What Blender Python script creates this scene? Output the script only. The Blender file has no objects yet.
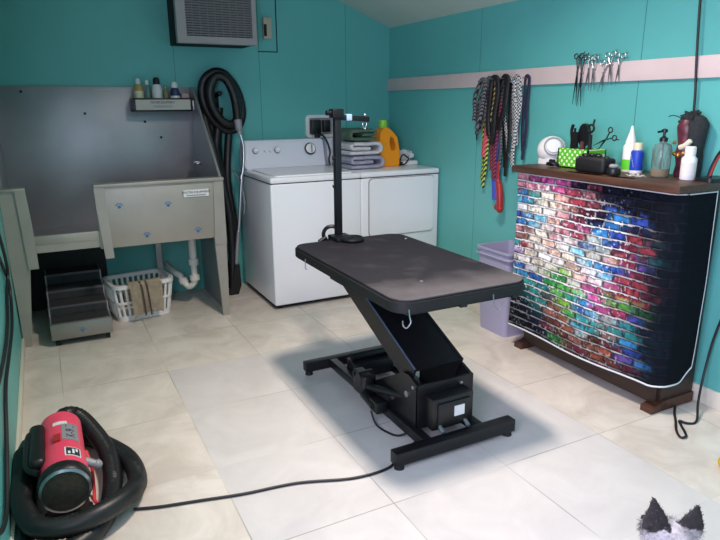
import bpy, bmesh, math, random
from mathutils import Vector, Matrix, noise
random.seed(7)
scn = bpy.context.scene
C = scn.collection
PI = math.pi

# ------------------------------------------------------------------ materials
def lin(c):
    return tuple((v/12.92 if v <= .04045 else ((v+.055)/1.055)**2.4) for v in c)
def hx(s):
    s = s.lstrip('#')
    return lin(tuple(int(s[i:i+2], 16)/255 for i in (0, 2, 4)))
def mat(name, col, rough=.5, metal=0., var=0., vscale=8., bump=0., bscale=60., coat=0., **kw):
    m = bpy.data.materials.new(name); m.use_nodes = True
    nt = m.node_tree; b = nt.nodes['Principled BSDF']
    c = hx(col) if isinstance(col, str) else col
    b.inputs['Base Color'].default_value = (*c, 1)
    b.inputs['Roughness'].default_value = rough
    b.inputs['Metallic'].default_value = metal
    if coat: b.inputs['Coat Weight'].default_value = coat
    for k, v in kw.items(): b.inputs[k.replace('_', ' ')].default_value = v
    tc = nt.nodes.new('ShaderNodeTexCoord')
    if var:
        n = nt.nodes.new('ShaderNodeTexNoise'); n.inputs['Scale'].default_value = vscale
        n.inputs['Detail'].default_value = 4
        nt.links.new(tc.outputs['Object'], n.inputs['Vector'])
        r = nt.nodes.new('ShaderNodeValToRGB')
        r.color_ramp.elements[0].position = .3; r.color_ramp.elements[1].position = .7
        r.color_ramp.elements[0].color = (*[v*(1-var) for v in c], 1)
        r.color_ramp.elements[1].color = (*[min(1, v*(1+var)) for v in c], 1)
        nt.links.new(n.outputs['Fac'], r.inputs['Fac'])
        nt.links.new(r.outputs['Color'], b.inputs['Base Color'])
    if bump:
        n2 = nt.nodes.new('ShaderNodeTexNoise'); n2.inputs['Scale'].default_value = bscale
        nt.links.new(tc.outputs['Object'], n2.inputs['Vector'])
        bp = nt.nodes.new('ShaderNodeBump'); bp.inputs['Strength'].default_value = bump
        bp.inputs['Distance'].default_value = .004
        nt.links.new(n2.outputs['Fac'], bp.inputs['Height'])
        nt.links.new(bp.outputs['Normal'], b.inputs['Normal'])
    return m

M = {}
M['black_metal'] = mat('black_metal', '#191a1e', .38, .3, .15, 20)
M['black_plastic'] = mat('black_plastic', '#141416', .4)
M['black_rubber'] = mat('black_rubber', '#111113', .6, bump=.2, bscale=200)
M['hose'] = mat('hose_black', '#18191b', .42)
M['cord'] = mat('cord_black', '#15151a', .5)
M['steel'] = mat('brushed_steel', '#9a9892', .4, .7, .08, 5)
M['steel_light'] = mat('light_steel', '#aaa59c', .45, .5, .06, 6)
M['steel_dark'] = mat('dull_steel', '#a2a2a6', .40, .55, .12, 3)
M['chrome'] = mat('chrome', '#d8dade', .3, 1.)
M['white_enamel'] = mat('white_enamel', '#eceef2', .28, coat=.3)
M['console'] = mat('console_plastic', '#dde2ec', .35)
M['dark_gap'] = mat('dark_gap', '#0d0d0f', .8)
M['white_plastic'] = mat('white_plastic', '#e6e6e4', .4)
M['pvc'] = mat('pvc', '#d9d8d0', .35)
M['grey_plastic'] = mat('grey_plastic', '#8d9094', .4)
M['tread'] = mat('tread_rubber', '#323234', .75, 0, .2, 30, .3, 150)
M['tub_shade'] = mat('dark_tub_shade', '#1c1e1f', .6)
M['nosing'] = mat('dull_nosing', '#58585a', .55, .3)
M['switch_beige'] = mat('switch_beige', '#b4b29c', .5)
M['wood'] = None
M['bin'] = mat('bin_plastic', '#a9a6c4', .45)
M['orange'] = mat('orange_plastic', '#f59a12', .35)
M['green_cap'] = mat('green_cap', '#8fd038', .35)
M['green_towel'] = mat('green_towel', '#50695a', .95, 0, .25, 40, .8, 180)
M['white_towel'] = mat('white_towel', '#cdced2', .95, 0, .12, 40, .8, 180)
M['grey_towel'] = mat('lavender_towel', '#a3a3b6', .95, 0, .2, 40, .8, 180)
M['beige_towel'] = mat('beige_towel', '#cdbfa8', .95, 0, .15, 30, .8, 160)
M['brown_stripe'] = mat('brown_stripe', '#4d4038', .95)
M['blue_print'] = mat('blue_print', '#2f6d9e', .5)
M['label_white'] = mat('label_white', '#dcdedd', .5)
M['ink'] = mat('ink', '#1d2436', .6)
M['ink_grey'] = mat('ink_grey', '#8b939c', .6)
M['pink'] = mat('pink_enamel', '#ea4a68', .4, 0, .05, 12)
M['filter'] = mat('filter_foam', '#40382f', .95, 0, .25, 60, .8, 300)
M['red'] = mat('red_webbing', '#d8343c', .6)
M['grey_label'] = mat('grey_label', '#8b8c92', .4)
M['amber'] = mat('amber_soap', '#c08a3a', .25)
M['clear'] = mat('clear_plastic', '#c6d6d4', .12, Transmission_Weight=.85, IOR=1.3)
M['lime'] = mat('lime_band', '#5fd02a', .5)
M['blue'] = mat('blue_label', '#2748b8', .4)
M['paper'] = mat('paper', '#dcdad2', .9)
M['trim'] = mat('trim_paint', '#dcc8c4', .5, 0, .05, 5)
M['base_paint'] = mat('baseboard_paint', '#ded9c8', .5, 0, .04, 5)
M['ceiling'] = mat('ceiling_paint', '#bfcfc6', .8, 0, .03, 3, .15, 80)
M['ac_bezel'] = mat('beige_bezel', '#a09c9a', .45, 0, .04, 6)
M['ac_slat'] = mat('grille_slat', '#838182', .45)
M['dial_face'] = mat('dial_face', '#f2f3f4', .3)
M['yellow'] = mat('yellow_rubber', '#d8ae1e', .5)
M['maroon'] = mat('maroon_lacquer', '#5c2733', .4, 0, .5, 30)
M['gold'] = mat('gold_bead', '#c9913c', .3, .7)
M['bone'] = mat('bone', '#e3dcc4', .5)
M['feather'] = mat('dark_felt', '#24292b', .9, 0, .3, 60)
M['purple'] = mat('purple_webbing', '#4c5cc4', .7)
M['navy'] = mat('navy_webbing', '#2a2f4e', .7)
M['red_shiny'] = mat('red_leather', '#a82c2c', .4)
M['shear_steel'] = mat('shear_steel', '#52565c', .3, .9)
M['silver'] = mat('silver_metal', '#a9adb2', .3, .9)

def wood_mat(name, c0, c1, rough):
    m = bpy.data.materials.new(name); m.use_nodes = True
    nt = m.node_tree; b = nt.nodes['Principled BSDF']; b.inputs['Roughness'].default_value = rough
    tc = nt.nodes.new('ShaderNodeTexCoord'); mp = nt.nodes.new('ShaderNodeMapping')
    mp.inputs['Scale'].default_value = (18, 1.5, 18)
    nt.links.new(tc.outputs['Object'], mp.inputs['Vector'])
    n = nt.nodes.new('ShaderNodeTexNoise'); n.inputs['Scale'].default_value = 2.5; n.inputs['Detail'].default_value = 6
    nt.links.new(mp.outputs['Vector'], n.inputs['Vector'])
    r = nt.nodes.new('ShaderNodeValToRGB')
    r.color_ramp.elements[0].position = .3; r.color_ramp.elements[1].position = .7
    r.color_ramp.elements[0].color = (*hx(c0), 1); r.color_ramp.elements[1].color = (*hx(c1), 1)
    nt.links.new(n.outputs['Fac'], r.inputs['Fac']); nt.links.new(r.outputs['Color'], b.inputs['Base Color'])
    return m
M['wood'] = wood_mat('walnut', '#3a2319', '#583829', .45)
M['wood_dark'] = wood_mat('dark_walnut', '#231812', '#35241b', .5)

def stripe_mat(name, c0, c1, scale, diag=False, dots=False):
    """patterned webbing: stripes or dots woven into the strap, in UV space"""
    m = bpy.data.materials.new(name); m.use_nodes = True
    nt = m.node_tree; b = nt.nodes['Principled BSDF']; b.inputs['Roughness'].default_value = .75
    tc = nt.nodes.new('ShaderNodeTexCoord')
    if dots:
        w = nt.nodes.new('ShaderNodeTexChecker'); w.inputs['Scale'].default_value = scale
        nt.links.new(tc.outputs['Object'], w.inputs['Vector']); fac = w.outputs['Fac']
    else:
        w = nt.nodes.new('ShaderNodeTexWave'); w.inputs['Scale'].default_value = scale
        w.bands_direction = 'DIAGONAL' if diag else 'Z'
        nt.links.new(tc.outputs['Object'], w.inputs['Vector'])
        g = nt.nodes.new('ShaderNodeMath'); g.operation = 'GREATER_THAN'; g.inputs[1].default_value = .5
        nt.links.new(w.outputs['Fac'], g.inputs[0]); fac = g.outputs[0]
    mx = nt.nodes.new('ShaderNodeMix'); mx.data_type = 'RGBA'
    mx.inputs['A'].default_value = (*hx(c0), 1); mx.inputs['B'].default_value = (*hx(c1), 1)
    nt.links.new(fac, mx.inputs['Factor']); nt.links.new(mx.outputs['Result'], b.inputs['Base Color'])
    return m
M['w_bwdot'] = stripe_mat('black_white_check', '#101012', '#d8dcda', 95, dots=True)
M['w_lime'] = stripe_mat('lime_black_stripe', '#131513', '#b9cf5a', 22, diag=True)
M['w_gold'] = stripe_mat('gold_black_pattern', '#2a251c', '#b5a06a', 20, diag=True)
M['w_maroon'] = stripe_mat('maroon_stripe', '#341722', '#a5405c', 26, diag=True)
M['w_black'] = stripe_mat('black_fleck', '#121214', '#77777c', 30, diag=True)
M['w_navy'] = mat('navy_stripe', '#24253f', .75, 0, .4, 40)
M['w_red'] = stripe_mat('red_pattern', '#c23a44', '#e0707a', 25, diag=True)

def polka():
    m = bpy.data.materials.new('green_polka'); m.use_nodes = True
    nt = m.node_tree; b = nt.nodes['Principled BSDF']; b.inputs['Roughness'].default_value = .5
    tc = nt.nodes.new('ShaderNodeTexCoord'); mp = nt.nodes.new('ShaderNodeMapping')
    mp.inputs['Rotation'].default_value = (PI/4, 0, 0)
    nt.links.new(tc.outputs['Object'], mp.inputs['Vector'])
    v = nt.nodes.new('ShaderNodeTexVoronoi'); v.inputs['Scale'].default_value = 42; v.inputs['Randomness'].default_value = 0
    nt.links.new(mp.outputs['Vector'], v.inputs['Vector'])
    g = nt.nodes.new('ShaderNodeMath'); g.operation = 'LESS_THAN'; g.inputs[1].default_value = .3
    sep = nt.nodes.new('ShaderNodeSeparateXYZ')
    v.voronoi_dimensions = '2D'
    sw = nt.nodes.new('ShaderNodeCombineXYZ')
    nt.links.new(mp.outputs['Vector'], sep.inputs[0])
    nt.links.new(sep.outputs['Y'], sw.inputs['X']); nt.links.new(sep.outputs['Z'], sw.inputs['Y'])
    nt.links.new(sw.outputs[0], v.inputs['Vector'])
    nt.links.new(v.outputs['Distance'], g.inputs[0])
    mx = nt.nodes.new('ShaderNodeMix'); mx.data_type = 'RGBA'
    mx.inputs['A'].default_value = (*hx('#58bc1c'), 1); mx.inputs['B'].default_value = (*hx('#dcefc8'), 1)
    nt.links.new(g.outputs[0], mx.inputs['Factor']); nt.links.new(mx.outputs['Result'], b.inputs['Base Color'])
    return m
M['polka'] = polka()

def wall_mat(name, col, axis, seams):
    """teal painted panelling with narrow grooves at the panel joints"""
    m = bpy.data.materials.new(name); m.use_nodes = True
    nt = m.node_tree; b = nt.nodes['Principled BSDF']; b.inputs['Roughness'].default_value = .42
    tc = nt.nodes.new('ShaderNodeTexCoord'); sp = nt.nodes.new('ShaderNodeSeparateXYZ')
    nt.links.new(tc.outputs['Object'], sp.inputs[0])
    n = nt.nodes.new('ShaderNodeTexNoise'); n.inputs['Scale'].default_value = 1.6; n.inputs['Detail'].default_value = 5
    nt.links.new(tc.outputs['Object'], n.inputs['Vector'])
    r = nt.nodes.new('ShaderNodeValToRGB'); c = hx(col)
    r.color_ramp.elements[0].position = .3; r.color_ramp.elements[1].position = .7
    r.color_ramp.elements[0].color = (*[v*.94 for v in c], 1); r.color_ramp.elements[1].color = (*[min(1, v*1.05) for v in c], 1)
    nt.links.new(n.outputs['Fac'], r.inputs['Fac'])
    last = None
    for s in seams:
        d = nt.nodes.new('ShaderNodeMath'); d.operation = 'SUBTRACT'; d.inputs[1].default_value = s
        nt.links.new(sp.outputs[axis], d.inputs[0])
        a = nt.nodes.new('ShaderNodeMath'); a.operation = 'ABSOLUTE'; nt.links.new(d.outputs[0], a.inputs[0])
        g = nt.nodes.new('ShaderNodeMath'); g.operation = 'LESS_THAN'; g.inputs[1].default_value = .0022
        nt.links.new(a.outputs[0], g.inputs[0])
        if last is None: last = g
        else:
            mxm = nt.nodes.new('ShaderNodeMath'); mxm.operation = 'MAXIMUM'
            nt.links.new(last.outputs[0], mxm.inputs[0]); nt.links.new(g.outputs[0], mxm.inputs[1]); last = mxm
    mx = nt.nodes.new('ShaderNodeMix'); mx.data_type = 'RGBA'
    mx.inputs['B'].default_value = (*[v*.45 for v in c], 1)
    nt.links.new(r.outputs['Color'], mx.inputs['A'])
    if last is not None: nt.links.new(last.outputs[0], mx.inputs['Factor'])
    else: mx.inputs['Factor'].default_value = 0
    nt.links.new(mx.outputs['Result'], b.inputs['Base Color'])
    n2 = nt.nodes.new('ShaderNodeTexNoise'); n2.inputs['Scale'].default_value = 30
    nt.links.new(tc.outputs['Object'], n2.inputs['Vector'])
    bp = nt.nodes.new('ShaderNodeBump'); bp.inputs['Strength'].default_value = .12; bp.inputs['Distance'].default_value = .004
    nt.links.new(n2.outputs['Fac'], bp.inputs['Height']); nt.links.new(bp.outputs['Normal'], b.inputs['Normal'])
    return m
TEAL = '#60b6b0'
M['wall_back'] = wall_mat('teal_back', TEAL, 'X', [-1.742, -1.119, -.40])
M['wall_side'] = wall_mat('teal_side', TEAL, 'Y', [-1.205, -2.46, -3.72])

def floor_mat():
    m = bpy.data.materials.new('vinyl_tile'); m.use_nodes = True
    nt = m.node_tree; N = nt.nodes; L = nt.links
    b = N['Principled BSDF']; b.inputs['Roughness'].default_value = .34
    tc = N.new('ShaderNodeTexCoord'); sp = N.new('ShaderNodeSeparateXYZ'); L.new(tc.outputs['Object'], sp.inputs[0])
    def m1(op, a, v=None, c=None):
        x = N.new('ShaderNodeMath'); x.operation = op
        if isinstance(a, (int, float)): x.inputs[0].default_value = a
        else: L.new(a, x.inputs[0])
        if v is not None:
            if isinstance(v, (int, float)): x.inputs[1].default_value = v
            else: L.new(v, x.inputs[1])
        if c is not None: x.inputs[2].default_value = c
        return x.outputs[0]
    T = .511
    u = m1('DIVIDE', m1('ADD', sp.outputs['X'], 2.195), T)
    v = m1('DIVIDE', m1('ADD', sp.outputs['Y'], 1.458), T)
    def edge(w):
        f = m1('FRACT', w); return m1('MINIMUM', f, m1('SUBTRACT', 1.0, f))
    e = m1('MINIMUM', edge(u), edge(v))
    seam = m1('LESS_THAN', e, .0045)
    cell = N.new('ShaderNodeCombineXYZ'); L.new(m1('FLOOR', u), cell.inputs[0]); L.new(m1('FLOOR', v), cell.inputs[1])
    wn = N.new('ShaderNodeTexWhiteNoise'); wn.noise_dimensions = '2D'; L.new(cell.outputs[0], wn.inputs['Vector'])
    # marbling, shifted per tile
    sc = N.new('ShaderNodeVectorMath'); sc.operation = 'SCALE'; sc.inputs['Scale'].default_value = 5.3
    L.new(wn.outputs['Color'], sc.inputs[0])
    ad = N.new('ShaderNodeVectorMath'); ad.operation = 'ADD'; L.new(tc.outputs['Object'], ad.inputs[0]); L.new(sc.outputs[0], ad.inputs[1])
    n = N.new('ShaderNodeTexNoise'); n.inputs['Scale'].default_value = 4.5; n.inputs['Detail'].default_value = 8; n.inputs['Roughness'].default_value = .62; n.inputs['Distortion'].default_value = .8
    L.new(ad.outputs[0], n.inputs['Vector'])
    r = N.new('ShaderNodeValToRGB'); r.color_ramp.elements[0].position = .33; r.color_ramp.elements[1].position = .64
    r.color_ramp.elements[0].color = (*hx('#c6bcb0'), 1); r.color_ramp.elements[1].color = (*hx('#ded6cb'), 1)
    L.new(n.outputs['Fac'], r.inputs['Fac'])
    r2 = N.new('ShaderNodeValToRGB'); r2.color_ramp.elements[0].position = .3; r2.color_ramp.elements[1].position = .7
    r2.color_ramp.elements[0].color = (*hx('#c6c2bf'), 1); r2.color_ramp.elements[1].color = (*hx('#d3cfcb'), 1)
    L.new(n.outputs['Fac'], r2.inputs['Fac'])
    # the newer, whiter tiles in the middle of the room
    new = m1('MULTIPLY', m1('MULTIPLY', m1('GREATER_THAN', u, 0.0), m1('LESS_THAN', u, 3.0)), m1('LESS_THAN', v, 0.0))
    new = m1('MULTIPLY', new, .92)
    mx = N.new('ShaderNodeMix'); mx.data_type = 'RGBA'; L.new(new, mx.inputs['Factor'])
    L.new(r.outputs['Color'], mx.inputs['A']); L.new(r2.outputs['Color'], mx.inputs['B'])
    # seams: dirt fills only some of the joint
    n3 = N.new('ShaderNodeTexNoise'); n3.inputs['Scale'].default_value = 2.2; L.new(tc.outputs['Object'], n3.inputs['Vector'])
    dirt = N.new('ShaderNodeMapRange'); dirt.inputs['From Min'].default_value = .38; dirt.inputs['From Max'].default_value = .62
    dirt.inputs['To Min'].default_value = .05; dirt.inputs['To Max'].default_value = .6
    L.new(n3.outputs['Fac'], dirt.inputs['Value'])
    mx2 = N.new('ShaderNodeMix'); mx2.data_type = 'RGBA'; L.new(m1('MULTIPLY', seam, dirt.outputs[0]), mx2.inputs['Factor'])
    L.new(mx.outputs['Result'], mx2.inputs['A']); mx2.inputs['B'].default_value = (*hx('#6d6a62'), 1)
    L.new(mx2.outputs['Result'], b.inputs['Base Color'])
    rr = N.new('ShaderNodeMapRange'); rr.inputs['To Min'].default_value = .28; rr.inputs['To Max'].default_value = .45
    L.new(n.outputs['Fac'], rr.inputs['Value']); L.new(rr.outputs[0], b.inputs['Roughness'])
    return m
M['floor'] = floor_mat()

def tabletop_mat():
    m = bpy.data.materials.new('worn_rubber_top'); m.use_nodes = True
    nt = m.node_tree; N = nt.nodes; L = nt.links
    b = N['Principled BSDF']; b.inputs['Roughness'].default_value = .62; b.inputs['Specular IOR Level'].default_value = .25
    tc = N.new('ShaderNodeTexCoord'); sp = N.new('ShaderNodeSeparateXYZ'); L.new(tc.outputs['Object'], sp.inputs[0])
    n = N.new('ShaderNodeTexNoise'); n.inputs['Scale'].default_value = 7; n.inputs['Detail'].default_value = 7
    L.new(tc.outputs['Object'], n.inputs['Vector'])
    # chalky wear towards the end the dogs step on (local y = 0 is the near end)
    mr = N.new('ShaderNodeMapRange'); mr.inputs['From Min'].default_value = .30; mr.inputs['From Max'].default_value = .0
    L.new(sp.outputs['Y'], mr.inputs['Value'])
    a = N.new('ShaderNodeMath'); a.operation = 'MULTIPLY_ADD'; a.inputs[1].default_value = 1.1; a.inputs[2].default_value = -.50
    L.new(n.outputs['Fac'], a.inputs[0])
    s = N.new('ShaderNodeMath'); s.operation = 'ADD'; s.use_clamp = True; L.new(mr.outputs[0], s.inputs[0]); L.new(a.outputs[0], s.inputs[1])
    r = N.new('ShaderNodeValToRGB'); r.color_ramp.elements[0].position = .1; r.color_ramp.elements[1].position = 1.
    r.color_ramp.elements[0].color = (*hx('#201e25'), 1); r.color_ramp.elements[1].color = (*hx('#585457'), 1)
    L.new(s.outputs[0], r.inputs['Fac']); L.new(r.outputs['Color'], b.inputs['Base Color'])
    n2 = N.new('ShaderNodeTexNoise'); n2.inputs['Scale'].default_value = 260; L.new(tc.outputs['Object'], n2.inputs['Vector'])
    bp = N.new('ShaderNodeBump'); bp.inputs['Strength'].default_value = .35; bp.inputs['Distance'].default_value = .002
    L.new(n2.outputs['Fac'], bp.inputs['Height']); L.new(bp.outputs['Normal'], b.inputs['Normal'])
    return m
M['tabletop'] = tabletop_mat()

def attr_mat(name, attr, rough=.8):
    m = bpy.data.materials.new(name); m.use_nodes = True
    nt = m.node_tree; b = nt.nodes['Principled BSDF']; b.inputs['Roughness'].default_value = rough
    a = nt.nodes.new('ShaderNodeVertexColor'); a.layer_name = attr
    nt.links.new(a.outputs['Color'], b.inputs['Base Color'])
    return m
M['tapestry'] = attr_mat('printed_tapestry', 'print', .9)
M['tapestry'].node_tree.nodes['Principled BSDF'].inputs['Specular IOR Level'].default_value = .08
M['fur'] = attr_mat('dog_fur', 'coat', .9)

# ------------------------------------------------------------------ mesh helpers
def BM(): return bmesh.new()
def merge(bm, other):
    me = bpy.data.meshes.new('tmp'); other.to_mesh(me); other.free()
    bm.from_mesh(me); bpy.data.meshes.remove(me)
def box(bm, x0, x1, y0, y1, z0, z1, bev=0, seg=2, rot=None, piv=None):
    b = BM(); bmesh.ops.create_cube(b, size=1)
    bmesh.ops.scale(b, vec=(abs(x1-x0), abs(y1-y0), abs(z1-z0)), verts=b.verts)
    if bev: bmesh.ops.bevel(b, geom=b.edges[:], offset=bev, segments=seg, affect='EDGES', profile=.5)
    c = Vector(((x0+x1)/2, (y0+y1)/2, (z0+z1)/2))
    if rot is not None:
        pv = Vector(piv) if piv else c
        bmesh.ops.translate(b, vec=c-pv, verts=b.verts)
        bmesh.ops.transform(b, matrix=rot.to_4x4(), verts=b.verts)
        bmesh.ops.translate(b, vec=pv, verts=b.verts)
    else: bmesh.ops.translate(b, vec=c, verts=b.verts)
    merge(bm, b); return bm
def cyl(bm, p0, p1, r0, r1=None, seg=20, bev=0):
    r1 = r0 if r1 is None else r1
    p0, p1 = Vector(p0), Vector(p1); d = p1-p0
    b = BM(); bmesh.ops.create_cone(b, cap_ends=True, segments=seg, radius1=r0, radius2=r1, depth=d.length)
    if bev:
        ed = [e for e in b.edges if abs(e.verts[0].co.z-e.verts[1].co.z) < 1e-6]
        bmesh.ops.bevel(b, geom=ed, offset=bev, segments=2, affect='EDGES', profile=.5)
    q = Vector((0, 0, 1)).rotation_difference(d.normalized())
    bmesh.ops.transform(b, matrix=Matrix.Translation((p0+p1)/2) @ q.to_matrix().to_4x4(), verts=b.verts)
    merge(bm, b); return bm
def sph(bm, c, r, seg=16, sx=1, sy=1, sz=1):
    b = BM(); bmesh.ops.create_uvsphere(b, u_segments=seg, v_segments=max(6, seg*2//3), radius=r)
    bmesh.ops.scale(b, vec=(sx, sy, sz), verts=b.verts); bmesh.ops.translate(b, vec=Vector(c), verts=b.verts)
    merge(bm, b); return bm
def torus(bm, c, R, r, axis=(0, 0, 1), seg=28, sec=8):
    pts = []; q = Vector((0, 0, 1)).rotation_difference(Vector(axis).normalized())
    for i in range(seg):
        a = 2*PI*i/seg; pts.append(Vector(c)+q @ Vector((R*math.cos(a), R*math.sin(a), 0)))
    return tube(bm, pts, r, closed=True, sec=sec)
def lathe(bm, prof, c=(0, 0, 0), seg=24, axis=(0, 0, 1), close=True):
    q = Vector((0, 0, 1)).rotation_difference(Vector(axis).normalized()); c = Vector(c); rings = []
    for r, z in prof:
        if r < 1e-5: rings.append([bm.verts.new(c+q @ Vector((0, 0, z)))])
        else: rings.append([bm.verts.new(c+q @ Vector((r*math.cos(2*PI*i/seg), r*math.sin(2*PI*i/seg), z))) for i in range(seg)])
    for a, b in zip(rings, rings[1:]):
        for i in range(seg):
            j = (i+1) % seg
            if len(a) == 1 and len(b) == 1: continue
            if len(a) == 1: bm.faces.new((a[0], b[i], b[j]))
            elif len(b) == 1: bm.faces.new((a[i], a[j], b[0]))
            else: bm.faces.new((a[i], a[j], b[j], b[i]))
    if close:
        if len(rings[0]) > 1: bm.faces.new(rings[0][::-1])
        if len(rings[-1]) > 1: bm.faces.new(rings[-1])
    return bm
def smooth(pts, n=8, closed=False):
    P = [Vector(p) for p in pts]; out = []; k = len(P)
    rng = range(k) if closed else range(k-1)
    for i in rng:
        if closed: a, b, c, d = P[(i-1) % k], P[i], P[(i+1) % k], P[(i+2) % k]
        else: a, b, c, d = P[max(i-1, 0)], P[i], P[i+1], P[min(i+2, k-1)]
        for j in range(n):
            t = j/n
            out.append(.5*((2*b)+(-a+c)*t+(2*a-5*b+4*c-d)*t*t+(-a+3*b-3*c+d)*t**3))
    if not closed: out.append(P[-1])
    return out
def tube(bm, pts, r, sec=10, closed=False, ribs=0, ripple=0., flat=None):
    """sweep a round (or flat=(w,t) elliptical) section along points"""
    P = [Vector(p) for p in pts]
    rs = r if isinstance(r, (list, tuple)) else [r]*len(P)
    n = len(P); up = None; rings = []
    for i in range(n):
        if closed: t = P[(i+1) % n]-P[i-1]
        else: t = P[min(i+1, n-1)]-P[max(i-1, 0)]
        if t.length < 1e-9: t = Vector((0, 0, 1))
        t.normalize()
        if up is None:
            up = Vector((0, 0, 1)) if abs(t.z) < .9 else Vector((0, 1, 0))
            if flat and len(flat) > 2: up = Vector(flat[2])
        s = t.cross(up)
        if s.length < 1e-4: s = t.cross(Vector((1, .3, .2)))
        s.normalize(); w = s.cross(t).normalized(); up = w
        rr = rs[i]*(1+(ripple if (ribs and i % ribs == 0) else 0))
        ring = []
        for k in range(sec):
            a = 2*PI*k/sec
            if flat: ring.append(bm.verts.new(P[i]+s*math.cos(a)*flat[0]*rs[i]+w*math.sin(a)*flat[1]*rs[i]))
            else: ring.append(bm.verts.new(P[i]+s*math.cos(a)*rr+w*math.sin(a)*rr))
        rings.append(ring)
    m = n if closed else n-1
    for i in range(m):
        a, b = rings[i], rings[(i+1) % n]
        for k in range(sec):
            j = (k+1) % sec; bm.faces.new((a[k], a[j], b[j], b[k]))
    if not closed:
        bm.faces.new(rings[0][::-1]); bm.faces.new(rings[-1])
    return bm
def resample(pts, step):
    out = [pts[0].copy()]; acc = 0
    for a, b in zip(pts, pts[1:]):
        L = (b-a).length; pos = step-acc
        while pos <= L and L > 0:
            out.append(a.lerp(b, pos/L)); pos += step
        acc = (acc+L) % step
    return out
def ribbed(bm, pts, r, step=.008, ripple=.1, sec=12):
    return tube(bm, resample(smooth(pts, 14), step), r, sec=sec, ribs=2, ripple=ripple)
def prism(bm, poly, axis, a0, a1):
    """extrude a 2D polygon along axis 'x','y' or 'z'"""
    def P(u, v, w):
        return {'x': (w, u, v), 'y': (u, w, v), 'z': (u, v, w)}[axis]
    A = [bm.verts.new(P(u, v, a0)) for u, v in poly]; B = [bm.verts.new(P(u, v, a1)) for u, v in poly]
    n = len(poly)
    bm.faces.new(A[::-1]); bm.faces.new(B)
    for i in range(n):
        j = (i+1) % n; bm.faces.new((A[i], A[j], B[j], B[i]))
    bmesh.ops.recalc_face_normals(bm, faces=bm.faces[:]); return bm
def rrect(x0, x1, y0, y1, r, n=6):
    out = []
    for cx, cy, a0 in ((x1-r, y1-r, 0), (x0+r, y1-r, 90), (x0+r, y0+r, 180), (x1-r, y0+r, 270)):
        for i in range(n+1):
            a = math.radians(a0+90*i/n); out.append((cx+r*math.cos(a), cy+r*math.sin(a)))
    return out

def obj(name, bm, material, parent=None, origin=None, angle=38):
    bmesh.ops.recalc_face_normals(bm, faces=bm.faces[:])
    o0 = Vector((0, 0, 0))
    if parent is not None:
        p = parent
        while p is not None: o0 += Vector(p.location); p = p.parent
    if origin is not None: o0 = Vector(origin)
    bmesh.ops.translate(bm, vec=-o0, verts=bm.verts)
    me = bpy.data.meshes.new(name); bm.to_mesh(me); bm.free()
    for f in me.polygons: f.use_smooth = True
    me.set_sharp_from_angle(angle=math.radians(angle))
    if material is not None: me.materials.append(M[material] if isinstance(material, str) else material)
    o = bpy.data.objects.new(name, me); C.objects.link(o)
    if parent is not None: o.parent = parent
    elif origin is not None: o.location = o0
    return o
def thing(name, label, cat, loc=(0, 0, 0), group=None):
    o = bpy.data.objects.new(name, None); C.objects.link(o); o.location = loc; o.empty_display_size = .05
    o['label'] = label; o['category'] = cat
    if group: o['group'] = group
    return o
def tag(o, label, cat, group=None):
    o['label'] = label; o['category'] = cat
    if group: o['group'] = group
    return o
def struct(name, bm, m):
    o = obj(name, bm, m); o['kind'] = 'structure'; return o
def text_mesh(name, s, size, mtx, material, parent, shear=0., ext=.0006, stretch=1.):
    cu = bpy.data.curves.new(name, 'FONT'); cu.body = s; cu.size = size; cu.extrude = ext; cu.shear = shear
    cu.align_x = 'CENTER'; cu.align_y = 'CENTER'
    t = bpy.data.objects.new('t', cu); C.objects.link(t)
    dg = bpy.context.evaluated_depsgraph_get(); me = bpy.data.meshes.new_from_object(t.evaluated_get(dg))
    bpy.data.objects.remove(t); bpy.data.curves.remove(cu)
    bm = BM(); bm.from_mesh(me); bpy.data.meshes.remove(me)
    bmesh.ops.scale(bm, vec=(stretch, 1, 1), verts=bm.verts)
    bmesh.ops.transform(bm, matrix=mtx, verts=bm.verts)
    return obj(name, bm, material, parent)
def frame_m(o, xdir, ydir):
    x = Vector(xdir).normalized(); z = x.cross(Vector(ydir)).normalized(); y = z.cross(x)
    m = Matrix((x, y, z)).transposed().to_4x4(); m.translation = Vector(o); return m

# ------------------------------------------------------------------ camera (solved from the photograph)
cam = bpy.data.cameras.new('camera'); co = bpy.data.objects.new('camera', cam); C.objects.link(co)
cam.sensor_width = 36; cam.lens = 610.13/720*36; cam.clip_start = .05
fw = Vector((0.43975, 0.85860, -0.26349)); rt = Vector((0.88929, -0.45731, -0.00601)); up = Vector((0.12566, 0.23168, 0.96464))
mw = Matrix((rt, up, -fw)).transposed().to_4x4(); mw.translation = (-2.65015, -4.62086, 1.38467)
co.matrix_world = mw; scn.camera = co

# ------------------------------------------------------------------ room shell
WL = -2.894; YF = -6.4; ZE = 1.975; RX = WL/2; SL = .40; ZR = ZE-RX*SL
struct('floor', box(BM(), WL-.1, .1, YF-.1, .1, -.06, 0), 'floor')
gable = [(WL-.1, 0), (.1, 0), (.1, ZE-.1*SL), (RX, ZR), (WL-.1, ZE-.1*SL)]
struct('wall_back', prism(BM(), gable, 'y', 0, .1), 'wall_back')
struct('wall_front', prism(BM(), gable, 'y', YF-.1, YF), 'wall_back')
struct('wall_right', box(BM(), 0, .1, YF, 0, 0, ZE), 'wall_side')
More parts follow.
